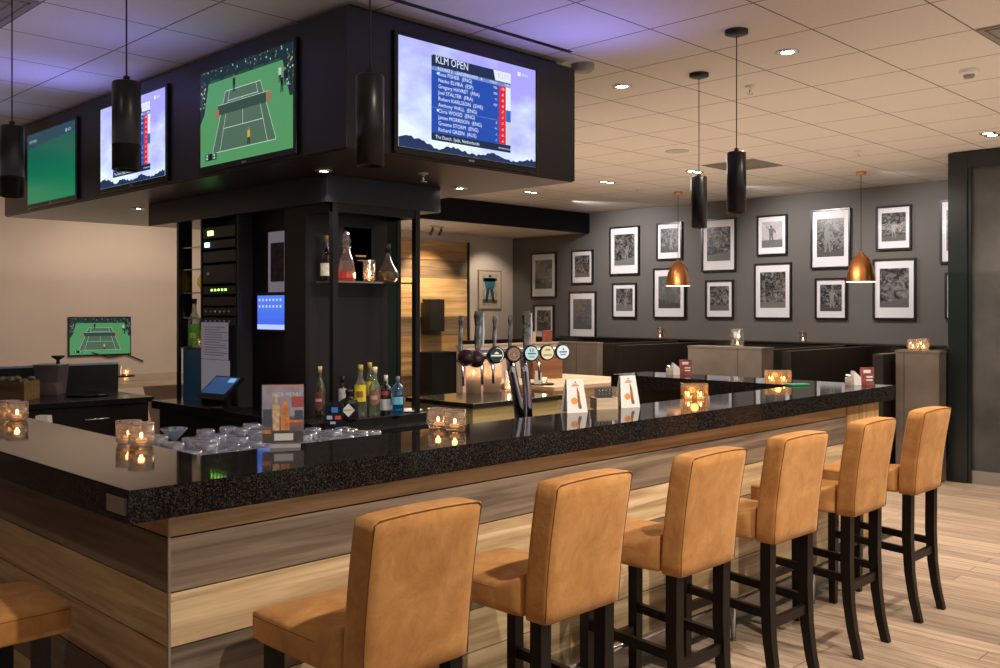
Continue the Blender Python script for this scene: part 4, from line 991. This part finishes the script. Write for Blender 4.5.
# ------------------------------------------------------------------ back bar cabinet
bc = thing('back_bar_cabinet', 'black back bar cabinet with glass shelves under the television housing', 'cabinet', (3.1, 4.38, 0))
def bk(mb, n, m, par=None):
    o = mb.build(n, m, par or bc)
    if par is None: o.location = (-3.1, -4.38, 0)
    return o
ZP = .98
bk(MB().box(2.95, 3.78, 4.37, 6.30, .925, ZP, bev=.003), 'worktop', BLK)
bk(MB().box(3.0, 3.74, 4.42, 6.28, 0, .925), 'base_cabinet', BLKM)
bk(MB().box(2.97, 3.78, 4.22, 4.368, .90, .93), 'lower_ledge', BLK)
PST = mat('post_black', (.007, .007, .010), .3)
for (x_, y_) in ((3.10, 4.38), (3.70, 4.38)): bk(MB().box(x_, x_ + .035, y_, y_ + .035, ZP, 2.2), 'post', PST)
bk(MB().box(3.70, 3.735, 4.70, 4.735, ZP, 2.2), 'post', PST)
bk(MB().box(3.10, 3.735, 4.385, 4.41, 2.15, 2.2).box(3.7, 3.735, 4.415, 4.70, 2.15, 2.2).box(3.1, 3.135, 4.415, 4.65, 2.15, 2.2), 'top_rail', PST)
bk(MB().box(3.135, 3.70, 4.40, 4.70, 1.755, 1.765), 'glass_shelf', glass('dark_glass_shelf', (.35, .42, .40), .4))
bk(MB().box(3.70, 3.86, 4.755, 4.765, ZP, 2.2), 'smoked_back', mat('green_black_glass', (.009, .018, .015), .15))
bk(MB().box(3.86, 3.89, 4.75, 4.78, ZP, 2.2), 'post', PST)
bk(MB().box(3.25, 3.72, 4.74, 4.75, ZP, 2.2), 'smoked_back', mat('green_black_glass', (.009, .018, .015), .15))
bk(MB().box(3.10, 3.70, 4.65, 4.735, ZP, 2.2).box(3.1, 3.7, 4.735, 4.872, ZP, 2.2), 'side_panel', mat('dark_brown_panel', (.010, .0085, .010), .4))
bk(MB().box(3.20, 3.68, 4.90, 5.87, ZP, 2.2), 'core_panel', BLKM)
bk(MB().box(3.10, 3.20, 5.40, 5.42, ZP, 2.2), 'divider', mat('divider_grey', (.05, .05, .06), .4)); bk(MB().box(3.10, 3.68, 5.872, 5.89, ZP, 2.2), 'divider', PST)
bk(MB().box(3.10, 3.12, 6.20, 6.23, ZP, 2.2), 'post', PST); bk(MB().box(3.60, 3.62, 6.20, 6.23, ZP, 2.2), 'post', PST)
for z_ in (1.34, 1.55, 1.72, 1.88, 2.03): bk(MB().box(3.12, 3.6, 5.895, 6.19, z_ - .008, z_), 'glass_shelf', mat('shelf_edge_black', (.01, .01, .012), .3) if z_ < 1.4 else glass('dark_glass_shelf', (0, 0, 0)))
bk(MB().box(3.125, 3.20, 6.20, 6.21, 1.34, 2.2), 'smoked_side', mat('green_black_glass', (.009, .018, .015), .15))
bk(MB().box(3.13, 3.55, 5.90, 6.195, ZP, 1.33), 'blue_panel', mat('blue_lit_panel', (.008, .035, .07), .35, emit=.05, ecol=(.01, .1, .2)))  # blue light on this panel put into its colour and faint glow
bk(MB().box(3.112, 3.128, 5.91, 5.92, 1.0, 1.25), 'handle', STEEL)
# AV rack
av = thing('audio_rack', 'rack of black audio units with small green lights in the back bar', 'audio rack', (3.10, 5.43, 1.50))
RM = mat('rack_unit', (.010, .010, .013), .3); GR = emis((.35, 1, .12), 4); BU = emis((.35, .75, 1), 3)
zs = [(1.50, 1.555), (1.56, 1.62), (1.625, 1.69), (1.70, 1.76), (1.77, 1.90), (1.91, 1.99), (2.0, 2.06), (2.07, 2.15)]
for i, (a_, b_) in enumerate(zs):
    u_ = MB().box(0, .095, .01, .43, a_ - 1.50 + .002, b_ - 1.50 - .004, bev=.003).build('rack_unit', RM, av)
    mb = MB()
    if i in (0, 1): 
        for k in range(6): mb.lathe([(.008, 0), (.007, .006), (0, .006)], 10, 0, M=Matrix.Translation((-.001, .08 + k * .06, (a_ + b_) / 2 - 1.5)) @ Matrix.Rotation(-PI / 2, 4, 'Y'), cap=False)
        mb.build('knobs', STEEL, u_)
    if i == 3:
        for k in range(5): mb.box(-.003, 0, .12 + k * .045, .135 + k * .045, .225, .237)
        mb.build('indicator_lights', GR, u_)
    if i == 6: mb.box(-.003, 0, .34, .40, .515, .545).build('display', BU, u_)
    if i == 7: mb.box(-.003, 0, .29, .36, .59, .62).build('display', GR, u_)
    if i == 4: mb.box(-.003, 0, .34, .37, .33, .35).build('display', WHITE, u_)
# poster + monitor in recess
t = thing('poster', 'narrow white bordered poster in the recess above the blue monitor', 'poster', (3.196, 5.10, 1.895), RL)
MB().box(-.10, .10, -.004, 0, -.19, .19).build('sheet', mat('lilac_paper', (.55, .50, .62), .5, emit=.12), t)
MB().box(-.07, .08, -.0055, -.004, -.12, .12).build('picture_print', mat('poster_dark', (.08, .06, .10), .5, var=.7, vscale=25), t)
t = thing('monitor', 'small blue lit order monitor in the black back bar recess', 'monitor', (3.196, 5.125, 1.585), RL)
MB().box(-.17, .17, -.03, 0, -.125, .125, bev=.004).build('casing', BLK, t)
ms = []; mb = MB(); sky_grad(mb, .31, .21, ms, 1.0, (.06, .14, .55), (.03, .08, .5), 6)
ms.append(emis((.3, .38, .7), 1.0)); wi = len(ms) - 1
mb.flat([(-.155, -.105), (.155, -.105), (.155, -.075), (-.155, -.075)], 1, wi)
for r_ in range(2):
    for k in range(7): mb.flat([(-.14 + k * .04, .03 + r_ * .04), (-.12 + k * .04, .03 + r_ * .04), (-.12 + k * .04, .045 + r_ * .04), (-.14 + k * .04, .045 + r_ * .04)], 1, wi)
o = mb.build('screen', ms, t, norm=False); o.location = (0, -.0315, 0)
# price list sheets
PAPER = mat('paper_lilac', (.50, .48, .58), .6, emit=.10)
t = thing('price_list', 'two printed white sheets hanging below the audio rack', 'paper', (3.075, 5.63, 1.15), RL)
MB().box(-.20, .15, -.002, 0, .13, .37).build('upper_sheet', PAPER, t); MB().box(-.20, .17, -.002, 0, -.10, .127).build('lower_sheet', PAPER, t)
mb = MB()
for k in range(12): mb.box(-.16, .10 + .06 * math.sin(k * 2.3), -.003, -.0022, .155 + k * .0165, .159 + k * .0165)
mb.build('printed_lines', mat('print_grey', (.16, .15, .2), .6), t)
# POS terminal
t = thing('order_terminal', 'tilted touch screen order terminal with blue glow behind the bar', 'order terminal', (2.99, 5.38, ZP), math.radians(-80)); t.scale = (.74, .74, .74)
MB().box(-.09, .09, -.08, .10, 0, .02).box(-.03, .03, 0, .05, .02, .16).build('stand', BLKM, t)
M_ = Matrix.Translation((0, -.04, .19)) @ Matrix.Rotation(math.radians(-52), 4, 'X')
MB().box(-.17, .17, -.012, .02, -.13, .13, M=M_, bev=.005).build('casing', BLK, t)
mb = MB().add([(-.15, -.0135, -.09), (.15, -.0135, -.09), (.15, -.0135, .11), (-.15, -.0135, .11)], [[0, 1, 2, 3]], 0, False, M_)
mb.add([(.05, -.0145, .05), (.13, -.0145, .05), (.13, -.0145, .10), (.05, -.0145, .10)], [[0, 1, 2, 3]], 1, False, M_); mb.build('screen', [emis((.015, .04, .10), 1), emis((.12, .25, .5), 1)], t, norm=False)

# bottles ------------------------------------------------------------------------
def arc(mb, r, z0, z1, half, n=10, oval=False):
    a0 = math.radians(225); vs = []; fs = []
    for k in range(n + 1):
        t_ = -1 + 2 * k / n; a = a0 + math.radians(half) * t_; sh = (1 - math.sqrt(max(0, 1 - t_ * t_))) * (z1 - z0) / 2 if oval else 0
        for z_ in (z0 + sh, z1 - sh): vs.append((r * math.cos(a), r * math.sin(a), z_))
    for k in range(n): fs.append([2 * k, 2 * k + 2, 2 * k + 3, 2 * k + 1])
    return mb.add(vs, fs, 0, True)
def bottle(x, y, z, label, prof, gcol, cap, lab=None, h=.28, cat='bottle', liquid=None, n=20, gl=.3, haze=.0):
    """prof: list of (r,z) fractions of h"""
    t = thing('bottle', label, cat, (x, y, z))
    P_ = [(r * h, zz_ * h) for r, zz_ in prof]
    MB().lathe([(0, 0.001)] + P_ + [(0, P_[-1][1])], n, cap=False).build('glass_body', glass('bottle_%s' % '_'.join('%.2f' % c for c in gcol), gcol, gl, haze=.18, hcol=gcol), t)
    rn = P_[-1][0]; top_ = P_[-1][1]
    MB().cyl((0, 0, top_ - .02), rn + .002, .035, 14).build('cap', mat('cap_%.2f_%.2f_%.2f' % cap, cap, .4), t)
    if lab:
        (c, z0, z1) = lab[:3]; rb = P_[1][0] + .0012
        lb = arc(MB(), rb, z0 * h, z1 * h, 62, oval='oval' in label).build('paper_label', mat('label_%.2f_%.2f_%.2f' % c, c, .5, var=.25, vscale=40), t)
        if len(lab) > 3:
            c2, a0, a1 = lab[3:]; arc(MB(), rb + .0008, a0 * h, a1 * h, 30).build('print_patch', mat('label_%.2f_%.2f_%.2f' % c2, c2, .5), lb)
    if liquid:
        c, lv = liquid; rb = P_[1][0] - .003
        MB().lathe([(0, .004), (rb, .004), (rb * .98, lv * h), (0, lv * h)], n, cap=False).build('liquid', mat('liquid_%.2f_%.2f_%.2f' % c, c, .15), t)
    return t
ROUND = [(.115, 0), (.122, .02), (.122, .55), (.10, .63), (.055, .72), (.045, .80), (.045, .95)]
SQ = [(.14, 0), (.15, .02), (.15, .62), (.12, .70), (.05, .76), (.045, .93)]
def PB(u, v): return atZ(u, v, ZP)
x, y = PB(319.5, 416); bottle(x, y, ZP, 'rum bottle with dark red oval label at the left of the lower bottle row', ROUND, (.45, .42, .36), (.75, .6, .3), ((.20, .06, .05), .12, .50, (.6, .5, .45), .30, .36), .29)
x, y = PB(329.5, 414); bottle(x, y, ZP, 'slim bright blue bottle beside the payment sign', [(.055, 0), (.06, .02), (.06, .7), (.03, .8), (.03, .98)], (.05, .35, .75), (.1, .3, .7), None, .20)
x, y = PB(342.5, 414); bottle(x, y, ZP, 'dark bottle with white neck label behind the black squat bottle', ROUND, (.03, .04, .05), (.02, .02, .02), ((.75, .72, .7), .35, .70), .22)
x, y = PB(349, 419.5)
t = thing('bottle', 'squat black bottle with a white diamond label', 'bottle', (x, y, ZP), math.radians(-40))
MB().lathe([(0, 0), (.048, 0), (.053, .006), (.053, .095), (.045, .112), (.022, .122), (.018, .128), (.018, .15), (0, .15)], 8, cap=False, smooth=False).build('glass_body', BLK, t)
MB().cyl((0, 0, .148), .021, .02, 12).build('cap', BLKM, t)
dl_ = MB().add([(0, -.0545, .02), (.036, -.0545, .058), (0, -.0545, .096), (-.036, -.0545, .058)], [[0, 1, 2, 3]]).build('diamond_label', WHITE, t)
mb = MB(); text(mb, "HENDRICK'S", 0, .055, .011, 0, 0, y=-.0556, align='CENTER'); mb.build('lettering', BLKM, dl_)
x, y = PB(360.5, 416.5); bottle(x, y, ZP, 'clear rum bottle with bright yellow label and gold cap', ROUND, (.72, .75, .66), (.55, .42, .12), ((.85, .68, .03), .30, .62, (.35, .12, .05), .38, .50), .30)
x, y = PB(369.5, 411.5); bottle(x, y, ZP, 'rear bottle with gold cap and yellow label behind the others', ROUND, (.70, .74, .60), (.55, .42, .12), ((.80, .65, .05), .34, .62), .30)
x, y = PB(374.8, 415.5); bottle(x, y, ZP, 'clear bottle with cream cap and brown red oval label', ROUND, (.62, .74, .58), (.80, .72, .5), ((.30, .12, .09), .22, .54, (.55, .4, .35), .34, .42), .285)
x, y = PB(385.8, 414.5); bottle(x, y, ZP, 'green gin bottle with red seal and white label', SQ, (.03, .12, .06), (.75, .75, .72), ((.70, .70, .75), .12, .40, (.6, .05, .06), .5, .6), .235)
x, y = PB(397.8, 415.5); bottle(x, y, ZP, 'square shouldered sapphire blue gin bottle at the right end', [(.15, 0), (.16, .02), (.155, .68), (.13, .78), (.05, .84), (.05, .95)], (.06, .42, .72), (.15, .15, .2), ((.16, .50, .75), .30, .50), .225, n=16)
# payment sign
x, y = atZ(330, 431, ZP); x, y = 3.05, 4.30
t = thing('payment_sign', 'small acrylic sign with coloured payment card marks before the bottles', 'sign', (x, y, .93), math.radians(-42)); t.scale = (1.1, 1, 1.15)
MB().box(-.045, .045, -.002, .002, .0, .145).build('acrylic_plate', glass('sign_glass', (.45, .5, .55), .3, haze=.25, hcol=(.1, .12, .15)), t)
mb = MB().flat([(-.012, .095), (.02, .095), (.02, .120), (-.012, .120)], 0, 0, y=-.004).flat([(-.035, .062), (-.008, .062), (-.008, .08), (-.035, .08)], 0, 1, y=-.004).flat([(.005, .062), (.035, .062), (.035, .08), (.005, .08)], 0, 2, y=-.004).flat([(-.018, .04), (.008, .04), (.008, .052), (-.018, .052)], 0, 1, y=-.004).flat([(.022, .01), (.03, .01), (.03, .018), (.022, .018)], 0, 3, y=-.004)
mb.build('payment_marks', [mat('mark_blue', (.05, .25, .8), .5), mat('mark_pale', (.45, .55, .75), .5), mat('mark_red', (.6, .12, .08), .5), mat('mark_gold', (.7, .5, .1), .5)], t, norm=False)
# upper shelf
ZS = 1.766
_, x = atY(326, 4.60); bottle(x, 4.60, ZS, 'dark bottle with gold foil neck and white label on the upper shelf', ROUND, (.03, .02, .02), (.6, .42, .1), ((.72, .68, .6), .12, .40), .265)
t_ = None
_, x = atY(346.5, 4.52)
t = thing('decanter', 'ornate crystal decanter with red liquor on the upper shelf', 'decanter', (x, 4.52, ZS))
MB().lathe([(0, .002), (.045, .002), (.055, .02), (.052, .06), (.042, .12), (.024, .165), (.018, .19), (.028, .20), (.016, .215)], 14, smooth=False, cap=False).build('glass_body', glass('crystal', (.95, .95, .98), .55, .05, haze=.12, hcol=(1, .9, .9)), t)
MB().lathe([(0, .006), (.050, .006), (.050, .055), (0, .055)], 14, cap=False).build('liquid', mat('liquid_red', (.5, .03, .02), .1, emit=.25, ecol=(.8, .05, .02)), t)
MB().lathe([(.014, .21), (.028, .235), (.016, .26), (.022, .275), (0, .295)], 10, smooth=False, cap=False).build('stopper', glass('crystal', (0, 0, 0)), t)
_, x = atY(357, 4.66); t = thing('gift_box', 'dark maroon presentation box with gold lettering behind the decanter', 'box', (x, 4.67, ZS))
MB().box(-.10, .10, -.02, .02, 0, .33).build('box', mat('maroon_card', (.055, .012, .018), .4), t)
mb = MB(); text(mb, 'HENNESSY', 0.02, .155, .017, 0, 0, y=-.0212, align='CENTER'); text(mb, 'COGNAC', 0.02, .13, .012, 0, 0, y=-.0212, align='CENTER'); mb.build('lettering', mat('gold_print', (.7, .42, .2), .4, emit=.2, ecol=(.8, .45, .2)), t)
_, x = atY(369, 4.47); candle_glass(x, 4.47, ZS, 'candle glass between decanter and round cognac bottle on the upper shelf', .036, .125, .25)
_, x = atY(388, 4.52)
t = thing('bottle', 'teardrop cognac bottle with amber liquor on the upper shelf', 'bottle', (x, 4.52, ZS))
MB().lathe([(0, .002), (.045, .002), (.062, .022), (.066, .045), (.055, .075), (.032, .11), (.018, .145), (.013, .17), (.013, .20)], 22, cap=False).build('glass_body', glass('cognac_glass', (.85, .8, .75), .35, haze=.06), t)
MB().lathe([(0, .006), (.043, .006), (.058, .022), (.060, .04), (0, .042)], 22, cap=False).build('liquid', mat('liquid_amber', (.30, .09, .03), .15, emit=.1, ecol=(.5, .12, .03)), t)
MB().cyl((0, 0, .18), .015, .055, 12).build('cap', BLKM, t); MB().lathe([(.0645, .03), (.0665, .045), (.060, .066)], 22, cap=False).build('paper_label', mat('label_navy_gold', (.10, .07, .03), .4), t)
spot((3.4, 4.5, 2.17), 1.5, 120, .5, (1, .85, .7), aim=(3.4, 4.5, 1))
# bay bottles
bottle(3.165, 6.10, 1.34, 'clear bottle with green label and dark cap in the open shelf bay', ROUND, (.75, .85, .8), (.02, .02, .03), ((.10, .55, .08), .05, .48, (.5, .75, .3), .2, .3), .34)
bottle(3.21, 6.04, 1.34, 'bright green bottle beside the candle in the open shelf bay', ROUND, (.15, .5, .08), (.01, .02, .01), ((.25, .55, .05), .08, .42), .30)
t = thing('pineapple', 'golden decorative pineapple on the open shelf bay', 'ornament', (3.21, 6.03, 1.722))
mb = MB().sphere((0, 0, .07), .05, sc=(1, 1, 1.35), u=10, w=8); 
for k in range(60):
    a_, b_ = random.uniform(0, 2 * PI), random.uniform(.15, PI - .15); mb.sphere((.05 * math.sin(b_) * math.cos(a_), .05 * math.sin(b_) * math.sin(a_), .07 + .066 * math.cos(b_)), .009, u=6, w=4)
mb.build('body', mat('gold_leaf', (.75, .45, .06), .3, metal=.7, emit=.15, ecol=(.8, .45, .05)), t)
mb = MB()
for k in range(7): a_ = k * 2 * PI / 7; mb.tube([(0, 0, .13), (.02 * math.cos(a_), .02 * math.sin(a_), .15), (.035 * math.cos(a_), .035 * math.sin(a_), .15)], [.008, .006, .001], 5)
mb.build('leaf_crown', mat('gold_leaf', (0, 0, 0)), t)
candle_glass(3.145, 5.945, 1.34, 'candle glass at the right of the open shelf bay', .03, .06, .15)

# ------------------------------------------------------------------ side counter behind taps
t = thing('serving_counter', 'dark topped counter with yellowish wood front behind the tap tower', 'counter', (4.67, 4.9, 0))
MB().box(0, .98, 0, .75, .895, .93, bev=.003).build('worktop', mat('dark_glass_top', (.02, .022, .02), .08), t)
MB().box(.03, .95, .03, .72, 0, .895).build('front_panel', wood('olive_wood_front', (.42, .34, .14), (.62, .50, .24), 'X', s=.5), t)
FRO = glass('frosted_glass', (.9, .85, .8), .08, haze=.55, hcol=(.75, .6, .5))
for (u, v, r_, h_, l) in ((473.5, 393, .062, .25, 'left large frosted candle glass on the counter behind the taps'), (492.5, 392, .075, .25, 'right large frosted candle glass on the counter behind the taps')):
    x, y = atZ(u, v, ZW); t = thing('candle_glass', l, 'candle', (x, y, ZW))
    MB().lathe([(0, .002), (r_, .002), (r_, h_), (r_ - .004, h_), (r_ - .004, .01), (0, .008)], 26, cap=False).build('glass', FRO, t)
    MB().cyl((0, 0, .012), r_ * .55, .135, 18).build('candle', mat('grey_candle', (.35, .33, .34), .6), t)
    MB().sphere((0, 0, .165), .009, sc=(1, 1, 1.8)).build('flame', FLAME, t); point((x, y, ZW + .18), .35, (1, .55, .25), .02)
x, y = atZ(509, 391, ZW); candle_glass(x, y, ZW, 'small amber candle glass between the frosted glasses and the tap column', .04, .16, .4)
o = MB().lathe([(.0, 0), (.05, 0), (.085, .012), (.08, .014), (0, .004)], 24, cap=False).build('saucer', WHITE, loc=(3.72, 4.47, ZP)); tag(o, 'white saucer on the end of the back bar worktop', 'saucer')
# high wooden tables
def htable(x0, x1, y0, y1, z, label, leg='panel'):
    t = thing('high_table', label, 'table', ((x0 + x1) / 2, (y0 + y1) / 2, 0)); w, d = (x1 - x0) / 2, (y1 - y0) / 2
    MB().box(-w, w, -d, d, z - .035, z, bev=.004).build('tabletop', TABLEW, t)
    if leg == 'panel':
        for s_ in (-1, 1): MB().add([(s_ * w * .8 - .02, -d * .8, 0), (s_ * w * .8 + .02, -d * .8, 0), (s_ * w * .8 + .02, d * .8, 0), (s_ * w * .8 - .02, d * .8, 0), (s_ * w * .5 - .02, -d * .8, z - .036), (s_ * w * .5 + .02, -d * .8, z - .036), (s_ * w * .5 + .02, d * .8, z - .036), (s_ * w * .5 - .02, d * .8, z - .036)],
                                    [[0, 1, 2, 3], [4, 5, 6, 7], [0, 1, 5, 4], [1, 2, 6, 5], [2, 3, 7, 6], [3, 0, 4, 7]]).build('leg_panel', mat('white_leg', (.55, .48, .43), .5), t)
    else:
        MB().box(-w * .85, w * .85, -d * .8, d * .8, 0, z - .036).build('base_cabinet', TABLEW, t)
    return t
htable(6.0, 7.35, 5.3, 6.35, .95, 'light oak high table behind the tap tower, left of the booth panels', 'box')
htable(3.0, 4.5, 7.98, 9.1, .97, 'light oak high table with white leg panels below the small wall television')
def tray(x, y, z, lab):
    t = thing('candle_tray', 'dark round tray ' + lab, 'tray', (x, y, z)); MB().lathe([(0, 0), (.10, 0), (.11, .012), (.10, .006), (0, .004)], 24, cap=False).build('dish', BLKM, t)
    candle_glass(x + .03, y, z + .006, 'little candle glass standing on the tray ' + lab, .03, .055, .3)
    t = thing('napkin_holder', 'white napkins standing on the tray ' + lab, 'napkins', (x - .055, y, z + .006), -.7); MB().prism([(-.03, 0), (.03, 0), (.035, .10), (-.02, .12)], -.012, .012).build('napkin', WHITE, t)
x, y = atZ(540, 384, .95); tray(6.12, 5.55, .95, 'on the oak table behind the taps')
x, y = atZ(123, 376.5, .97); tray(x, y, .97, 'on the oak table under the small television')
x, y = atZ(545, 345, ZB) if False else (7.85, 7.55)
t = thing('menu_holder', 'small wooden menu block on top of the beige partition', 'menu', (8.12, 7.55, ZB), -.5); MB().box(-.06, .06, -.03, .03, 0, .13).build('block', mat('pale_block', (.5, .34, .24), .5), t)
t = thing('menu_holder', 'small dark red menu card at the right end of the beige partition', 'menu', (8.42, 7.55, ZB), -.5); MB().box(-.06, .06, -.01, .01, 0, .14).build('card', mat('menu_brick', (.22, .05, .03), .5, var=.5, vscale=40), t)
o = MB().box(-.16, .16, -.12, .12, 0, .24).build('wooden_crate', wood('red_brown_crate', (.16, .06, .025), (.30, .13, .06), 'X'), loc=(6.72, 6.1, .95), rz=-.3); tag(o, 'reddish brown wooden box on the oak table behind the taps', 'box')

# ------------------------------------------------------------------ left back counter
t = thing('drawer_counter', 'black drawer counter at left below the cream wall', 'counter', (2.85, 7.45, 0))
MB().box(-1.6, .49, -.37, .37, .89, .93, bev=.003).build('worktop', BLK, t)
MB().box(-1.58, .46, -.33, .36, 0, .89).build('carcass', mat('near_black_brown', (.012, .009, .010), .4), t)
for k, (a_, b_) in enumerate(((-1.05, -.35), (-.34, .44))):
    dr = MB().box(a_, b_, -.35, -.332, .60, .875).build('drawer', mat('drawer_front', (.016, .013, .014), .3), t)
    MB().tube([((a_ + b_) / 2 - .09, -.365, .79), ((a_ + b_) / 2 + .09, -.365, .79)], .006, 8).build('handle', STEEL, dr)
    MB().box(a_, b_, -.35, -.332, .06, .59).build('door', mat('drawer_front', (0, 0, 0)), t)
t = thing('black_screen_panel', 'low black upstand along the back of the left drawer counter', 'panel', (2.3, 7.84, .93))
MB().box(-1.0, 1.08, -.012, .012, -.93, .22).build('panel', BLK, t); MB().box(-1.0, 1.08, -.015, .015, .22, .235).build('top_cap', mat('blue_lit_cap', (.25, .3, .5), .3), t)  # blue highlight along the top edge put into the cap's colour
x, y = atZ(51.5, 394.5, .93)
t = thing('plastic_tub', 'clear plastic tub with peanuts on the left drawer counter', 'tub', (x, y, .93), -.78)
def frus(w0, w1, z0, z1, m_=0, mb=None, lid=False):
    mb = mb or MB(); mb.add([(-w0, -w0, z0), (w0, -w0, z0), (w0, w0, z0), (-w0, w0, z0), (-w1, -w1, z1), (w1, -w1, z1), (w1, w1, z1), (-w1, w1, z1)], [[0, 1, 5, 4], [1, 2, 6, 5], [2, 3, 7, 6], [3, 0, 4, 7], [0, 1, 2, 3]] + ([[4, 5, 6, 7]] if lid else [])); return mb
frus(.078, .097, .002, .235).build('tub', glass('milky_plastic', (.75, .75, .8), .12, haze=.4, hcol=(.5, .48, .52)), t)
mb = MB(); rp = random.Random(2)
for k in range(160): mb.sphere((rp.uniform(-.062, .062), rp.uniform(-.062, .062), .016 + rp.random() * .07), .014, u=6, w=4)
o = mb.build('peanuts', mat('peanut', (.50, .24, .12), .7, var=.3), t); o['kind'] = 'stuff'
MB().box(-.10, .10, -.10, .10, .236, .243).build('lid', mat('lid_grey', (.35, .36, .42), .4), t)
x, y = atZ(12, 398, .93)
t = thing('wooden_crate', 'wooden tray of dark snacks at the left edge behind the candles', 'crate', (x - .06, y - .12, .93), -.75)
MB().box(-.17, .17, -.13, -.12, 0, .14).box(-.17, .17, .12, .13, 0, .14).box(-.17, -.16, -.12, .12, 0, .14).box(.16, .17, -.12, .12, 0, .14).box(-.16, .16, -.12, .12, 0, .01).build('box', wood('crate_wood', (.16, .08, .03), (.34, .19, .08), 'X'), t)
mb = MB()
for k in range(40): mb.sphere((rp.uniform(-.13, .13), rp.uniform(-.09, .09), .10 + rp.random() * .06), .025, u=7, w=5, sc=(1.3, 1, .8))
o = mb.build('snacks', mat('snack_green_brown', (.16, .15, .10), .6, var=.7, vscale=20), t); o['kind'] = 'stuff'
t = thing('black_clamp', 'small black clip lamp on top of the plastic tub', 'clip', (x + .28, y - .05 + .02, 1.19), 0)
t.location = (*atZ(58, 0 + 394.5, .93), .93 + .243)
MB().lathe([(.015, 0), (.012, .03), (.05, .055), (.05, .065), (0, .065)], 14, cap=False).build('head', BLKM, t)
x, y = atZ(123, 400, .93); x, y = 3.0, 7.5
t = thing('black_tray', 'flat black tray with blue edge glow on the left drawer counter', 'tray', (x, y, .93)); MB().lathe([(0, 0), (.14, 0), (.17, .02), (.16, .014), (0, .006)], 28, cap=False).build('dish', BLK, t)

# ------------------------------------------------------------------ lighting
w = bpy.data.worlds.new('world'); scene.world = w; w.use_nodes = True
w.node_tree.nodes['Background'].inputs[0].default_value = (1, .90, .80, 1); w.node_tree.nodes['Background'].inputs[1].default_value = .34
WARM = (1, .87, .72)
# ceiling downlights outside the picture, over the stools and aisle (same fixtures as those in view)
for (x, y, e, aim) in ((1.9, .35, 125, (2.0, 2.3, .8)), (3.3, .35, 125, (3.4, 2.3, .7)), (4.7, .35, 125, (4.8, 2.3, .7)), (6.3, 1.0, 85, (6.4, 1.9, 0)), (7.6, 1.6, 85, (7.4, 2.4, 0)), (-.4, 2.6, 24, (1.1, 3.4, .6))):
    spot((x, y, ZC - .04), e, 85, .8, WARM, aim, .04)
# general fill: added unseen area lamps, mostly aimed up to brighten the ceiling
area((6.8, 5.2, 2.9), 70, 2.5, 2.5, (1, .88, .74), (6.8, 5.2, 0))
area((7.6, 4.2, 1.95), 27, 5, 6, (1, .80, .62), (7.6, 4.2, 3.0))
area((4.2, .6, 1.95), 7, 5, 2, (1, .78, .62), (4.2, .6, 3.0))
area((1.0, 5.2, 2.2), 6, 2, 5, (.95, .78, .90), (1.0, 5.2, 3.0))
area((4.0, 9.9, 1.9), 14, 10, 1.2, (1, .80, .62), (4.0, 9.9, 3.0))
# wall wash: unseen spots added to brighten the walls
spot((9.9, 5.9, ZC - .05), 66, 110, .9, (1, .92, .88), (XW, 5.6, 1.9), .05)
spot((9.7, 8.3, ZC - .05), 95, 110, .9, (1, .92, .88), (XW, 8.2, 1.9), .05)
spot((9.9, 4.2, ZC - .05), 46, 110, .9, (1, .92, .88), (XW, 4.0, 1.9), .05)
spot((1.8, 9.4, 2.6), 26, 120, .8, (1, .76, .58), (2.5, 10.8, 1.0), .05)
spot((4.6, 9.3, 2.6), 30, 120, .8, (1, .76, .58), (4.6, 10.8, 1.2), .05)
# added spots aimed up, imitating the televisions' blue violet spill on the ceiling
PURP = (.22, .23, 1.0)
for (x, y, e) in ((2.25, 6.2, 9), (2.15, 7.4, 2), (3.9, 3.25, 10), (2.2, 5.0, 4), (3.1, 3.1, 2.5)):
    spot((x, y, 2.45), e, 120, 1, PURP, (x - .1, y - .1, ZC), .15)

# ------------------------------------------------------------------ camera
cam = bpy.data.cameras.new('camera'); co = bpy.data.objects.new('camera', cam); COL.objects.link(co); scene.camera = co
co.location = (0, 0, H0); co.rotation_euler = (PI / 2, 0, A - PI / 2)
cam.sensor_width = 36; cam.sensor_fit = 'HORIZONTAL'; cam.lens = F * 36 / 1000
cam.shift_y = -(334 - HZ) / 1000
cam.clip_start = .05; cam.clip_end = 100
scene.view_settings.view_transform = 'Standard'
scene.view_settings.exposure = .72
scene.view_settings.look = 'None'
try:
    scene.cycles.use_denoising = True; scene.cycles.max_bounces = 8; scene.cycles.transparent_max_bounces = 24; scene.cycles.sample_clamp_indirect = 4
    scene.cycles.caustics_reflective = False; scene.cycles.caustics_refractive = False
except Exception: pass
